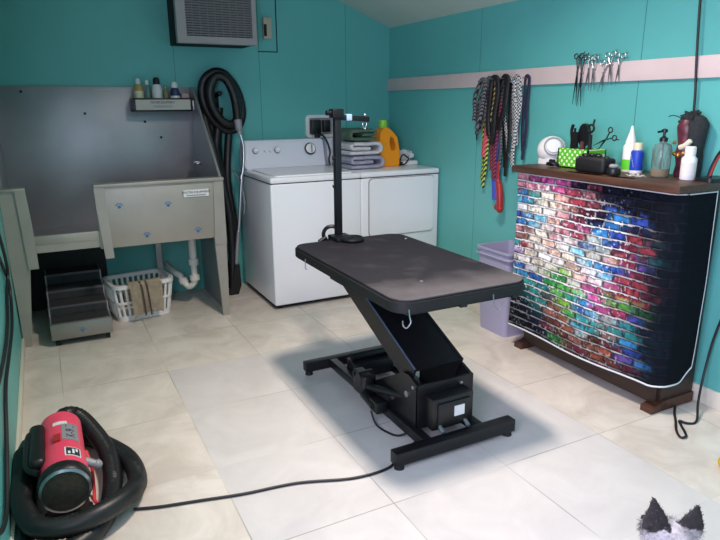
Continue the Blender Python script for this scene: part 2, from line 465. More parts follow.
# left wall with a window opening behind the camera's field of view
wy0, wy1, wz0, wz1 = -5.3, -3.6, .95, 1.85
b = BM()
for a in ((YF, wy0, 0, ZE), (wy1, 0, 0, ZE), (wy0, wy1, 0, wz0), (wy0, wy1, wz1, ZE)): box(b, WL-.1, WL, *a)
struct('wall_left', b, 'wall_side')
b = BM()
for a in ((wy0-.05, wy0, wz0-.05, wz1+.05), (wy1, wy1+.05, wz0-.05, wz1+.05), (wy0, wy1, wz0-.05, wz0), (wy0, wy1, wz1, wz1+.05)):
    box(b, WL, WL+.018, *a)
box(b, WL-.05, WL-.02, wy0, wy1, (wz0+wz1)/2-.02, (wz0+wz1)/2+.02)
struct('window_1', b, 'base_paint')
b = BM()
prism(b, [(WL-.1, ZE-.1*SL), (RX, ZR), (.1, ZE-.1*SL), (.1, ZE-.1*SL+.06), (RX, ZR+.06), (WL-.1, ZE-.1*SL+.06)], 'y', YF-.1, .1)
struct('ceiling', b, 'ceiling')
struct('baseboard_right', box(BM(), -.014, 0, YF, 0, 0, .085, .003), 'base_paint')
struct('baseboard_left', box(BM(), WL, WL+.014, YF, -.72, 0, .06, .003), 'base_paint')
struct('trim_1', box(BM(), -.02, 0, YF+.02, -.001, 1.4835, 1.5785, .002), 'trim')
b = BM()
box(b, -1.125, -.972, -.006, 0, 1.758, 1.764); box(b, -.978, -.972, -.006, 0, 1.764, 2.32)
struct('trim_2', b, 'dark_gap')

# ------------------------------------------------------------------ air conditioner
ac = thing('window_air_conditioner', 'grey air conditioner mounted through the teal back wall above the steel tub', 'air conditioner', (-1.5, 0, 1.772))
ax0, ax1, az0, az1, af = -1.768, -1.232, 1.775, 2.19, -.30
obj('sleeve', box(BM(), ax0+.008, ax1-.008, af+.03, 0, az0+.003, az1, .006), 'dark_gap', ac)
b = BM(); bw = .06
prism(b, [(ax0, az0), (ax1, az0), (ax1-.03, az0+.045), (ax0+bw, az0+.045)], 'y', af-.018, af+.04)
prism(b, [(ax0, az0), (ax0+bw, az0+.045), (ax0+bw, az1-.04), (ax0, az1)], 'y', af-.018, af+.04)
prism(b, [(ax1, az0), (ax1, az1), (ax1-.03, az1-.04), (ax1-.03, az0+.045)], 'y', af-.018, af+.04)
prism(b, [(ax0, az1), (ax0+bw, az1-.04), (ax1-.03, az1-.04), (ax1, az1)], 'y', af-.018, af+.04)
obj('bezel', b, 'ac_bezel', ac)
g = obj('grille', box(BM(), ax0+bw, ax1-.03, af+.02, af+.03, az0+.045, az1-.04), 'dark_gap', ac)
b = BM()
for i in range(22):
    z = az0+.053+i*.0155
    box(b, ax0+bw, ax1-.03, af-.006, af+.02, z, z+.0085)
for i in range(9):
    x = ax0+bw+.05+i*.05; box(b, x, x+.003, af+.004, af+.02, az0+.045, az1-.04)
obj('louver_slats', b, 'ac_slat', g)
sb = obj('wall_switch_box', box(BM(), -1.085, -1.02, -.035, 0, 1.85, 2.0, .006), 'switch_beige')
tag(sb, 'small beige switch box on the teal wall right of the air conditioner', 'switch box')
obj('slot', box(BM(), -1.083, -1.062, -.038, -.034, 1.868, 1.95), 'dark_gap', sb)

# ------------------------------------------------------------------ dog bathing tub
TF = -.715
tub = thing('dog_bathing_tub', 'stainless steel dog bathing tub with tall backsplash against the back wall', 'grooming tub', (-2.26, -.35, 0))
XL, XR = -2.887, -1.64
obj('backsplash', box(BM(), XL, XR, -.022, -.002, .5, 1.505, .003), 'steel_dark', tub)
b = BM(); prism(b, [(-.01, .0), (-.01, 1.5), (-.1, 1.5), (TF+.02, .93), (TF+.02, .55), (TF+.05, 0), (-.3, 0)], 'x', XR-.014, XR)
obj('right_side_panel', b, 'steel_dark', tub)
b = BM(); prism(b, [(-.01, .5), (-.01, 1.5), (-.1, 1.5), (TF+.02, .93), (TF+.02, .5)], 'x', XL, XL+.014)
obj('left_side_panel', b, 'steel_dark', tub)
obj('basin_floor', box(BM(), XL+.014, XR-.014, TF+.03, -.022, .555, .575), 'steel_dark', tub)
# front panel, right of the entry
b = BM()
box(b, -2.405, XR, TF, TF+.014, .545, .925, .002)
prism(b, [(-2.408, .932), (-2.405, .8), (-2.385, .485), (-2.335, .485), (-2.35, .9), (-2.35, .932)], 'y', TF-.016, TF+.012)
box(b, -2.408, XR+.004, TF-.02, TF+.06, .915, .934, .003)
prism(b, [(-1.70, .92), (XR+.002, .92), (XR+.002, .5), (-1.715, .5)], 'y', TF-.008, TF)
fp = obj('front_panel', b, 'steel_light', tub)
b = BM()
prism(b, [(XL-.005, .93), (-2.80, .93), (-2.785, .5), (XL-.005, .5)], 'y', TF, TF+.014)
prism(b, [(-2.815, .935), (-2.762, .935), (-2.75, .70), (-2.748, .47), (-2.80, .47)], 'y', TF-.016, TF+.012)
box(b, XL-.005, -2.762, TF-.02, TF+.06, .922, .937, .002)
obj('left_front_panel', b, 'steel_light', tub)
b = BM(); box(b, -2.765, -2.37, TF+.01, TF+.05, .60, .655, .004); box(b, -2.765, -2.37, TF+.015, TF+.03, .555, .60)
obj('entry_lip', b, 'steel_light', tub)
for nm, pts in (('r', [(-1.716, .545), (XR+.002, .545), (XR-.008, .0), (-1.69, .0)]), ('l', [(XL-.004, .5), (-2.79, .5), (-2.845, 0), (-2.882, 0)])):
    b = BM(); prism(b, pts, 'y', TF, TF+.03); obj('leg', b, 'steel_light', tub)
for x in (XL, -2.0):
    obj('leg', box(BM(), x, x+.04, -.09, -.05, 0, .56), 'steel_dark', tub)
# faucet lever
b = BM(); cyl(b, (XR-.014, -.17, .985), (XR-.05, -.17, .985), .018); cyl(b, (XR-.05, -.17, .985), (XR-.055, -.30, .99), .008, .006)
obj('faucet_lever', b, 'chrome', tub)
for c in ((-1.88, 1.16), (-2.36, 1.33), (-2.72, 1.47), (-1.98, 1.27)):
    b = BM(); cyl(b, (c[0], -.02, c[1]), (c[0], -.028, c[1]), .009); obj('screw_plug', b, 'black_plastic', tub)
obj('tub_shade_panel', box(BM(), XL+.02, -2.34, -.05, -.035, .02, .55), 'tub_shade', tub)  # added near-black sheet standing in for the shade beneath the tub
# PVC drain: tail pipe, trap, wall arm
b = BM()
cyl(b, (-1.80, -.40, .56), (-1.80, -.40, .33), .026); cyl(b, (-1.80, -.40, .345), (-1.80, -.40, .30), .034)
tube(b, smooth([(-1.80, -.40, .32), (-1.80, -.40, .22), (-1.802, -.397, .175), (-1.835, -.378, .14), (-1.868, -.355, .17), (-1.888, -.345, .215), (-1.915, -.31, .235), (-1.925, -.20, .24), (-1.925, -.055, .24)], 8), .022, sec=12)
cyl(b, (-1.80, -.40, .225), (-1.80, -.40, .19), .034); cyl(b, (-1.866, -.357, .165), (-1.878, -.35, .20), .031)
obj('drain_trap', b, 'pvc', tub)
# logo paws and stickers
def paw(x, z, s, parent, y):
    b = BM()
    cyl(b, (x, y, z-.25*s), (x, y-.0015, z-.25*s), .42*s, seg=14)
    for a in (150, 112, 68, 30):
        px, pz = x+.78*s*math.cos(math.radians(a)), z-.2*s+.8*s*math.sin(math.radians(a))
        cyl(b, (px, y, pz), (px, y-.0015, pz), .2*s, seg=10)
    return obj('paw_print', b, 'blue_print', parent)
for x, z in ((-2.276, .797), (-1.99, .785), (-2.133, .605), (-1.818, .605)): paw(x, z, .024, fp, TF)
lb = obj('maker_sticker', box(BM(), -1.893, -1.735, TF-.0095, TF, .822, .866), 'label_white', fp)
text_mesh('lettering', 'MASTER EQUIPMENT', .019, frame_m((-1.814, TF-.0105, .850), (1, 0, 0), (0, 0, 1)), 'ink', lb, .2)
obj('underline_band', box(BM(), -1.875, -1.755, TF-.0105, TF-.009, .828, .835), 'ink_grey', lb)
lb = obj('maker_sticker', box(BM(), -2.295, -2.20, -.0235, -.0215, 1.455, 1.487), 'steel_light', tub)
text_mesh('lettering', 'MASTER EQUIPMENT', .0105, frame_m((-2.2475, -.0245, 1.471), (1, 0, 0), (0, 0, 1)), 'ink_grey', lb, .2)

# bottle tray on the splash
tr = thing('bottle_tray', 'narrow black edged steel tray of bottles on the tub backsplash', 'tray', (-1.865, -.09, 1.335))
tx0, tx1, tf = -2.066, -1.672, -.165
b = BM(); box(b, tx0, tx1, tf, -.022, 1.34, 1.35)
for a in ((tx0, tx1, tf-.006, tf, 1.34, 1.428), (tx0, tx0+.008, tf, -.022, 1.34, 1.428), (tx1-.008, tx1, tf, -.022, 1.34, 1.428)): box(b, *a, .002)
obj('tray_body', b, 'black_metal', tr)
pl = obj('name_plate', box(BM(), tx0+.016, tx1-.016, tf-.009, tf-.006, 1.350, 1.417), 'steel_light', tr)
text_mesh('lettering', 'MASTER EQUIPMENT', .0225, frame_m((-1.875, tf-.0105, 1.3985), (1, 0, 0), (0, 0, 1)), 'ink', pl, .2, stretch=.78)
b = BM(); box(b, -1.94, -1.81, tf-.0105, tf-.009, 1.365, 1.379); obj('text_line', b, 'ink_grey', pl)
obj('hook', box(BM(), tx1+.002, tx1+.014, -.16, -.022, 1.345, 1.41, .002), 'silver', tr)
def bottle(name, label, x, y, z, h, r, body, cap, caph=.03, sq=1., band=None, group=None, capr=.45):
    t = thing(name, label, 'bottle', (x, y, z), group)
    b = BM(); lathe(b, [(r*.9, 0), (r, .004), (r, h*.62), (r*.85, h*.74), (r*.42, h*.84), (r*.42, h-caph)], (x, y, z), 20)
    if sq != 1: bmesh.ops.scale(b, vec=(1, sq, 1), space=Matrix.Translation((-x, -y, -z)), verts=b.verts)
    obj('bottle_body', b, body, t)
    b = BM(); lathe(b, [(r*capr*1.1, h-caph), (r*capr*1.1, h-caph*.3), (r*capr*.7, h)], (x, y, z), 16); obj('cap', b, cap, t)
    if band:
        b = BM(); lathe(b, [(r*1.02, h*band[0]), (r*1.02, h*band[1])], (x, y, z), 20)
        if sq != 1: bmesh.ops.scale(b, vec=(1, sq, 1), space=Matrix.Translation((-x, -y, -z)), verts=b.verts)
        obj('label_band', b, band[2], t)
    return t
M['amber_opaque'] = mat('amber_shampoo', '#b79a5a', .3); M['pale_yellow'] = mat('pale_yellow', '#d7d2b0', .4)
M['sea_green'] = mat('sea_green_plastic', '#5f8d80', .4); M['olive'] = mat('olive_plastic', '#7b7a58', .4)
M['navy_plastic'] = mat('navy_plastic', '#27365c', .4)
G = 'shampoo bottles on the tub tray'
bottle('shampoo_bottle', 'amber bottle with pale top, leftmost on the tub tray', -2.012, -.095, 1.351, .205, .031, 'amber_opaque', 'white_plastic', .04, group=G, band=(.38, .6, 'pale_yellow'))
bottle('shampoo_bottle', 'slim sea green bottle with white tip between amber and black capped bottles', -1.955, -.10, 1.351, .195, .016, 'sea_green', 'white_plastic', .03, group=G, capr=.7)
bottle('shampoo_bottle', 'white bottle with black cap on the tub tray', -1.893, -.10, 1.351, .212, .034, 'label_white', 'black_plastic', .045, group=G, capr=.6)
bottle('shampoo_bottle', 'short olive bottle right of the black capped one on the tub tray', -1.834, -.09, 1.351, .165, .02, 'olive', 'sea_green', .03, group=G)
bottle('shampoo_bottle', 'navy bottle with white label and round white cap on the tub tray', -1.773, -.10, 1.351, .185, .032, 'navy_plastic', 'white_plastic', .05, group=G, band=(.15, .5, 'label_white'), capr=.6)
M['dusty_pink'] = mat('dusty_pink_sponge', '#b99a98', .9, 0, .15, 40, .6, 120)
o = obj('bath_sponge', box(BM(), -1.737, -1.684, -.14, -.05, 1.3512, 1.462, .012, 3), 'dusty_pink')
tag(o, 'dusty pink sponge at the right end of the tub tray', 'sponge')

# ------------------------------------------------------------------ step unit
st = thing('pet_step_ramp', 'low steel step unit with dark ridged treads under the tub entry', 'pet steps', (-2.565, -.5, 0))
sx0, sx1 = -2.735, -2.397
prof = [(-.80, .14), (-.63, .14), (-.63, .195), (-.46, .195), (-.46, .25), (-.29, .25), (-.29, .315), (-.12, .315)]
b = BM()
for x in (sx0, sx1-.008): prism(b, [(-.80, .045)]+prof+[(-.12, .045)], 'x', x, x+.008)
obj('side_panels', b, 'steel_dark', st)
for i in range(4):
    y, z = prof[2*i]
    b = BM(); box(b, sx0+.008, sx1-.008, y+.004, y+.172, z-.012, z-.001); obj('tread', b, 'tread', st)
    if i: 
        box_b = BM(); box(box_b, sx0+.008, sx1-.008, y, y+.006, prof[2*i-1][1]+.002, z-.012); obj('riser', box_b, 'tread', st)
        nb = BM(); box(nb, sx0+.008, sx1-.008, y-.003, y+.010, z-.012, z+.003, .001); obj('nosing', nb, 'nosing', st)
b = BM(); box(b, sx0, sx1, -.812, -.80, .045, .142, .002); box(b, sx0, sx1, -.812, -.79, .136, .144, .002)
fpn = obj('front_panel', b, 'steel', st)
paw(-2.566, .09, .02, fpn, -.812)
for x, y in ((sx0+.03, -.77), (sx1-.03, -.77), (sx0+.03, -.15), (sx1-.03, -.15)):
    b = BM(); cyl(b, (x-.012, y, .02), (x+.012, y, .02), .02); box(b, x-.018, x+.018, y-.018, y+.018, .035, .05); obj('caster', b, 'black_rubber', st)

# ------------------------------------------------------------------ laundry basket + towel
bk = thing('laundry_basket', 'white slatted plastic laundry basket under the steel tub', 'laundry basket', (-2.17, -.36, 0))
RZ = Matrix.Rotation(math.radians(9), 4, 'Z'); BC = Vector((-2.178, -.385, 0))
def bput(b): bmesh.ops.transform(b, matrix=Matrix.Translation(BC) @ RZ, verts=b.verts); return b
def ring(b, hx_, hy, z, w, h, r):
    P = rrect(-hx_, hx_, -hy, hy, r, 6); Q = rrect(-hx_+w, hx_-w, -hy+w, hy-w, r*.8, 6); n = len(P)
    v = [[b.verts.new((p[0], p[1], zz)) for p in A] for A, zz in ((P, z), (P, z+h), (Q, z+h), (Q, z))]
    for k in range(4):
        A, B = v[k], v[(k+1) % 4]
        for i in range(n):
            j = (i+1) % n; b.faces.new((A[i], A[j], B[j], B[i]))
b = BM(); ring(b, .206, .165, .230, .024, .026, .07); obj('rim', bput(b), 'white_plastic', bk)
b = BM(); prism(b, rrect(-.165, .165, -.12, .12, .05), 'z', 0.001, .012); ring(b, .175, .13, 0.001, .016, .035, .055)
obj('basket_base', bput(b), 'white_plastic', bk)
b = BM(); ring(b, .192, .145, .122, .008, .016, .062); obj('middle_band', bput(b), 'white_plastic', bk)
top = rrect(-.20, .20, -.15, .15, .065, 3); bot = rrect(-.172, .172, -.127, .127, .055, 3)
def along(poly, n):
    P = [Vector((*p, 0)) for p in poly]; P.append(P[0]); L = [0]
    for a, c in zip(P, P[1:]): L.append(L[-1]+(c-a).length)
    out = []
    for i in range(n):
        s = L[-1]*i/n
        for k in range(len(P)-1):
            if L[k] <= s <= L[k+1]:
                out.append(P[k].lerp(P[k+1], (s-L[k])/max(1e-9, L[k+1]-L[k]))); break
    return out
A, Bb = along(top, 34), along(bot, 34)
b = BM()
for p, q in zip(A, Bb):
    tube(b, [Vector((q.x, q.y, .03)), Vector((p.x, p.y, .234))], 1., sec=6, flat=(.0085, .004))
obj('slats', bput(b), 'white_plastic', bk)
# towel draped over the front rim
b = BM(); nu, nv = 18, 26
path = [(-.088, .09), (-.104, .17), (-.116, .238), (-.132, .268), (-.155, .276), (-.180, .266), (-.194, .235), (-.198, .18), (-.198, .11), (-.196, .05)]
pp = smooth([(0, y, z) for y, z in path], 4); nv = len(pp)
grid = []
for j, p in enumerate(pp):
    row = []
    for i in range(nu+1):
        u = i/nu
        x = -.115+.215*u+.03*(j/nv-.5)*(1 if u < .5 else -.6)
        wob = .010*math.sin(u*13+j*.12)*min(1, j/8)
        zz = p.z+(.028*u*(1-u)*4 if j > nv*.6 else 0)-.05*max(0, j/nv-.7)*(1-u)
        row.append(b.verts.new((x, p.y-abs(wob)-.004, max(.012, zz))))
    grid.append(row)
for j in range(nv-1):
    for i in range(nu): b.faces.new((grid[j][i], grid[j][i+1], grid[j+1][i+1], grid[j+1][i]))
bmesh.ops.solidify(b, geom=b.faces[:], thickness=.008)
tw = obj('hand_towel', bput(b), 'beige_towel'); tag(tw, 'beige towel with dark brown stripes draped over the laundry basket rim', 'towel')
for i0 in (6, 9):
    b = BM()
    pts = [Vector((-.115+.215*i0/nu+.03*(j/nv-.5), p.y-.0165-abs(.010*math.sin(i0/nu*13+j*.12)*min(1, j/8)), p.z)) for j, p in enumerate(pp) if j > nv*.45]
    tube(b, pts, 1., sec=6, flat=(.006, .002))
    obj('stripe', bput(b), 'brown_stripe', tw)

# ------------------------------------------------------------------ vacuum hose hanging between tub and washer
vh = thing('vacuum_hose', 'long black ribbed vacuum hose looped on a wall hook left of the washer', 'hose', (-1.5, -.1, 0))
loop = [(-1.51, -.07, 1.35), (-1.53, -.07, 1.52), (-1.50, -.075, 1.585), (-1.44, -.08, 1.60), (-1.36, -.08, 1.54), (-1.31, -.085, 1.43), (-1.30, -.09, 1.31), (-1.34, -.09, 1.22), (-1.42, -.095, 1.20),
        (-1.50, -.10, 1.25), (-1.56, -.11, 1.34), (-1.59, -.115, 1.45), (-1.57, -.12, 1.55), (-1.49, -.13, 1.605), (-1.41, -.14, 1.575), (-1.36, -.145, 1.47), (-1.345, -.15, 1.34), (-1.38, -.155, 1.25), (-1.46, -.16, 1.26), (-1.53, -.165, 1.36), (-1.545, -.17, 1.48), (-1.50, -.175, 1.57), (-1.43, -.18, 1.555), (-1.385, -.185, 1.46), (-1.372, -.20, 1.36), (-1.376, -.225, 1.27)]
b = BM(); ribbed(b, loop, .029, .0085, .10); obj('upper_coil', b, 'hose', vh)
b = BM()
ribbed(b, [(-1.56, -.06, 1.42), (-1.575, -.08, 1.30), (-1.56, -.12, 1.16), (-1.535, -.16, 1.0), (-1.50, -.19, .8), (-1.475, -.21, .6), (-1.47, -.22, .4), (-1.48, -.24, .2), (-1.50, -.26, .045)], .029, .0085, .10)
ribbed(b, [(-1.46, -.07, 1.36), (-1.49, -.09, 1.2), (-1.51, -.10, 1.05), (-1.47, -.12, .85), (-1.43, -.14, .6), (-1.42, -.15, .42), (-1.45, -.15, .25), (-1.53, -.16, .12), (-1.58, -.16, .28), (-1.59, -.14, .6)], .027, .0085, .10)
ribbed(b, [(-1.40, -.075, 1.20), (-1.43, -.10, 1.02), (-1.45, -.13, .82), (-1.44, -.16, .62), (-1.42, -.17, .45)], .027, .0085, .10)
ribbed(b, [(-1.52, -.055, 1.30), (-1.535, -.07, 1.15), (-1.53, -.085, .95), (-1.515, -.10, .7), (-1.51, -.11, .45), (-1.53, -.12, .25), (-1.56, -.20, .10), (-1.56, -.30, .04)], .027, .0085, .10)
ribbed(b, [(-1.475, -.05, 1.24), (-1.485, -.055, 1.0), (-1.47, -.06, .75), (-1.46, -.06, .5)], .027, .0085, .10)
obj('hanging_run', b, 'hose', vh)
b = BM(); cyl(b, (-1.375, -.225, 1.275), (-1.372, -.24, 1.205), .028, .024); cyl(b, (-1.372, -.24, 1.205), (-1.368, -.245, 1.17), .016)
obj('cuff', b, 'grey_plastic', vh)
b = BM(); tube(b, smooth([(-1.368, -.245, 1.18), (-1.352, -.25, 1.10), (-1.352, -.25, 1.04), (-1.36, -.25, .95), (-1.385, -.25, .80), (-1.41, -.25, .58), (-1.425, -.25, .46)], 8), .0115, sec=12)
cyl(b, (-1.375, -.25, .89), (-1.38, -.25, .86), .015)
obj('wand', b, 'chrome', vh)
b = BM(); tube(b, smooth([(-1.425, -.25, .47), (-1.445, -.255, .33), (-1.458, -.26, .22)], 8), .012, sec=12)
obj('lower_wand', b, 'grey_plastic', vh)
b = BM(); prism(b, [(-1.475, .23), (-1.44, .23), (-1.435, .07), (-1.46, .0), (-1.53, .0), (-1.50, .10)], 'y', -.29, -.235)
obj('nozzle', b, 'black_plastic', vh)
b = BM(); box(b, -1.50, -1.45, -.03, 0, 1.36, 1.47, .006); cyl(b, (-1.475, -.02, 1.44), (-1.475, -.15, 1.455), .012); sph(b, (-1.475, -.15, 1.46), .018, 10)
o = obj('hose_hook', b, 'black_plastic'); tag(o, 'black wall hook inside the looped vacuum hose', 'hook')
b = BM(); tube(b, smooth([(-1.376, -.10, .915), (-1.352, -.20, .84), (-1.338+.0, -.24, .70), (-1.345, -.24, .60)], 8), .006, sec=8)
o = obj('drain_tube', b, 'grey_plastic'); o.location.x -= .025
tag(o, 'thin grey tube curling down the left side of the washer', 'tube')

# ------------------------------------------------------------------ washer and dryer
def appliance(name, label, cat, x0, x1, door):
    YFR, YB = -.786, -.075
    t = thing(name, label, cat, ((x0+x1)/2, (YFR+YB)/2, 0))
    obj('cabinet', box(BM(), x0, x1, YFR, YB, .03, .872, .012, 3), 'white_enamel', t)
    obj('kick_gap', box(BM(), x0+.01, x1-.01, YFR+.02, YB-.01, .012, .03), 'dark_gap', t)
    for x in (x0+.05, x1-.05):
        for y in (YFR+.05, YB-.05):
            b = BM(); cyl(b, (x, y, 0), (x, y, .031), .018); obj('foot', b, 'black_rubber', t)
    obj('top_panel', box(BM(), x0-.001, x1+.001, YFR-.004, YB, .876, .915, .012, 3), 'white_enamel', t)
    obj('top_seam', box(BM(), x0+.006, x1-.006, YFR+.006, YB-.01, .86, .88), 'dark_gap', t)
    # console, leaning back
    pr = [(-.225, .915), (-.075, .915), (-.075, 1.10), (-.125, 1.128), (-.165, 1.118), (-.21, .955)]
    b = BM(); prism(b, pr, 'x', x0+.012, x1-.012)
    bmesh.ops.bevel(b, geom=[e for e in b.edges], offset=.009, segments=2, affect='EDGES')
    cs = obj('console', b, 'console', t)
    def knob(fx, r, dz=.0, big=False):
        x = x0+fx*(x1-x0); n = Vector((0, -.163, .045)).normalized()
        n = Vector((0, -.96, .27)).normalized()
        c = Vector((x, -.193, 1.05+dz))
        b = BM(); lathe(b, [(r, 0), (r, .006), (r*.86, .010)], c, 24, n); ob = obj('dial_ring' if big else 'knob_ring', b, 'black_plastic' if big else 'grey_plastic', cs)
        b = BM(); lathe(b, [(r*.82, .006), (r*.8, .02), (r*.55, .024), (r*.5, .032), (0, .033)], c, 24, n)
        obj('dial_face', b, 'dial_face', cs)
        if big:
            b = BM(); box(b, x-.004, x+.004, c.y-.04, c.y-.03, c.z-.02, c.z+.035); obj('pointer', b, 'grey_plastic', cs)
    return t, cs, knob, YFR
w, cs, knob, YFR = appliance('washing_machine', 'white top loading washing machine between the hoses and the dryer', 'washing machine', -1.343, -.675, False)
knob(.145, .022); knob(.40, .024); knob(.80, .046, 0, True)
b = BM()
for x in (-1.17, -1.13): cyl(b, (x, -.195, 1.05), (x, -.206, 1.053), .010)
obj('button', b, 'white_plastic', cs)
b = BM(); prism(b, rrect(-1.30, -.72, -.755, -.25, .03), 'z', .915, .924); obj('lid', b, 'white_enamel', w)
d, cs, knob, YFR = appliance('clothes_dryer', 'white front loading clothes dryer in the corner beside the washer', 'clothes dryer', -.672, -.012, True)
knob(.22, .024); knob(.82, .046, 0, True)
b = BM(); prism(b, rrect(-.615, -.062, .445, .868, .03), 'y', YFR-.006, YFR+.002)
obj('door_seam', b, 'ac_slat', d)
b = BM(); prism(b, rrect(-.611, -.066, .449, .864, .028), 'y', YFR-.016, YFR-.004)
bmesh.ops.bevel(b, geom=[e for e in b.edges if abs(e.verts[0].co.y-e.verts[1].co.y) < 1e-6 and e.verts[0].co.y < YFR-.01], offset=.004, segments=2, affect='EDGES')
obj('door', b, 'white_enamel', d)

# ------------------------------------------------------------------ things on the dryer
def fold_towel(name, label, m, x0, x1, y0, y1, z0, h, flip=False):
    """thick cloth folded in three: the fold shows as a curl on its end"""
    t = h/3.15; r = t*1.03
    zc = [z0+t/2+i*r for i in range(3)]
    xa, xb = x0+h/2, x1-h/2
    def arc(cx, cz, rad, a0, a1, n=7): return [(cx+rad*math.cos(math.radians(a0+(a1-a0)*i/n)), cz+rad*math.sin(math.radians(a0+(a1-a0)*i/n))) for i in range(n+1)]
    P = [(x0+.02, zc[0]), (xb, zc[0])]+arc(xb, (zc[0]+zc[2])/2, r, -90, 90)+[(xa, zc[2])]
    P += arc(xa, (zc[2]+zc[1])/2, r/2, 90, 270, 5)+[(xb-.05, zc[1])]
    if flip: P = [(x0+x1-p[0], p[1]) for p in P]
    b = BM(); ny = 9; rows = []
    pts = resample(smooth([(p[0], 0, p[1]) for p in P], 3), .012)
    for j in range(ny):
        y = y0+(y1-y0)*j/(ny-1); row = []
        for i, p in enumerate(pts):
            nz = noise.noise(Vector((p.x*14+z0*50, y*12, p.z*20)))
            row.append(b.verts.new((p.x+nz*.004, y+nz*.012*(1 if j in (0, ny-1) else 0), max(z0+t/2, p.z+nz*.004*(1 if p.z > z0+t else 0)))))
        rows.append(row)
    for j in range(ny-1):
        for i in range(len(pts)-1): b.faces.new((rows[j][i], rows[j][i+1], rows[j+1][i+1], rows[j+1][i]))
    o = obj(name, b, m); s = o.modifiers.new('thick', 'SOLIDIFY'); s.thickness = t*.92; s.offset = 0
    dz = o.modifiers.new('soft', 'SUBSURF'); dz.levels = 1; dz.render_levels = 1
    return tag(o, label, 'towel', 'folded towels on the dryer')
fold_towel('folded_towel', 'lavender grey folded towel at the bottom of the stack on the dryer', 'grey_towel', -.685, -.375, -.62, -.26, .917, .098)
fold_towel('folded_towel', 'white folded towel in the middle of the stack on the dryer', 'white_towel', -.68, -.385, -.61, -.27, 1.017, .098)
fold_towel('folded_towel', 'dark green folded towel on top of the stack on the dryer', 'green_towel', -.665, -.42, -.60, -.28, 1.117, .09, True)

jg = thing('detergent_jug', 'orange detergent jug with lime green cap on the dryer', 'jug', (-.30, -.45, .915))
b = BM()
body = [(-.375, .917), (-.225, .917), (-.215, .93), (-.215, 1.03), (-.235, 1.13), (-.275, 1.175), (-.315, 1.205), (-.355, 1.205), (-.385, 1.16), (-.39, 1.03), (-.385, .93)]
hole = [(-.29, 1.035), (-.255, 1.035), (-.25, 1.07), (-.27, 1.125), (-.295, 1.14), (-.305, 1.10)]
# outline with a grip hole: bridge the two loops
body = [(x_+.022, z_) for x_, z_ in body]; hole = [(x_+.022, z_) for x_, z_ in hole]
def prism_hole(b, outer, inner, y0, y1):
    vo = [[b.verts.new((x, y, z)) for x, z in outer] for y in (y0, y1)]
    vi = [[b.verts.new((x, y, z)) for x, z in inner] for y in (y0, y1)]
    for L in (vo, vi):
        n = len(L[0])
        for i in range(n): j = (i+1) % n; b.faces.new((L[0][i], L[0][j], L[1][j], L[1][i]))
    for k in (0, 1):
        es = []
        for L in (vo, vi):
            n = len(L[k])
            for i in range(n): es.append(b.edges.get((L[k][i], L[k][(i+1) % n])))
        bmesh.ops.bridge_loops(b, edges=es) if False else bmesh.ops.triangle_fill(b, edges=es, use_beauty=True)
prism_hole(b, body, hole, -.505, -.405)
obj('jug_body', b, 'orange', jg, angle=50)
b = BM(); cyl(b, (-.313, -.455, 1.20), (-.313, -.455, 1.215), .032); cyl(b, (-.313, -.455, 1.213), (-.313, -.455, 1.262), .036, .03, bev=.004)
obj('cap', b, 'green_cap', jg)
o = obj('storage_box', box(BM(), -.150, -.02, -.50, -.30, .916, .948, .006), 'white_plastic'); tag(o, 'low white box at the right end of the dryer top', 'box')
b = BM()
bmesh.ops.create_icosphere(b, subdivisions=4, radius=1)
for v in b.verts:
    n = noise.noise(v.co*2.2)*.35+noise.noise(v.co*5)*.12
    v.co = Vector((v.co.x*.075*(1+n), v.co.y*.07*(1+n), max(-.034, v.co.z*.042*(1+n))))
bmesh.ops.translate(b, vec=(-.085, -.40, .948+.036), verts=b.verts)
o = obj('crumpled_cloth', b, 'white_towel'); tag(o, 'crumpled white cloth on the low white box on the dryer', 'cloth')
b = BM(); tube(b, smooth([(-.172, -.47, .945), (-.17, -.515, 1.0), (-.14, -.52, .985), (-.12, -.52, .966), (-.155, -.525, .93), (-.17, -.50, .925)], 6), .006, sec=8)
box(b, -.187, -.156, -.50, -.42, .9165, .945, .008)
o = obj('lint_brush', b, 'black_plastic'); tag(o, 'small black brush beside the orange jug on the dryer', 'brush')

# outlet box on the wall
ob = thing('laundry_outlet_box', 'white recessed outlet plate on the back wall above the washer', 'outlet', (-.635, 0, 1.21))
b = BM(); prism_hole(b, rrect(-.765, -.505, 1.122, 1.298, .03), rrect(-.735, -.535, 1.145, 1.275, .012), -.016, 0)
obj('frame', b, 'white_plastic', ob)
obj('recess', box(BM(), -.74, -.53, -.006, -.001, 1.14, 1.28), 'grey_plastic', ob)
G = 'black plugs in the outlet above the washer'
o = obj('power_plug', box(BM(), -.729, -.65, -.06, -.0068, 1.15, 1.262, .008), 'black_plastic'); tag(o, 'large black plug with trailing cord in the left half of the white outlet plate', 'plug', G); plug_big = o
o = obj('power_plug', box(BM(), -.625, -.565, -.05, -.0068, 1.165, 1.258, .008), 'black_plastic'); tag(o, 'small black plug in the right half of the white outlet plate', 'plug', G)
b = BM(); tube(b, smooth([(-.69, -.05, 1.17), (-.69, -.075, 1.12), (-.685, -.11, 1.145), (-.68, -.15, 1.145), (-.668, -.20, 1.10), (-.66, -.236, 1.03), (-.675, -.25, .97), (-.668, -.25, .922)], 8), .0075, sec=8)
box(b, -.705, -.67, -.075, -.04, 1.11, 1.15, .005)
obj('plug_cord', b, 'cord', plug_big)

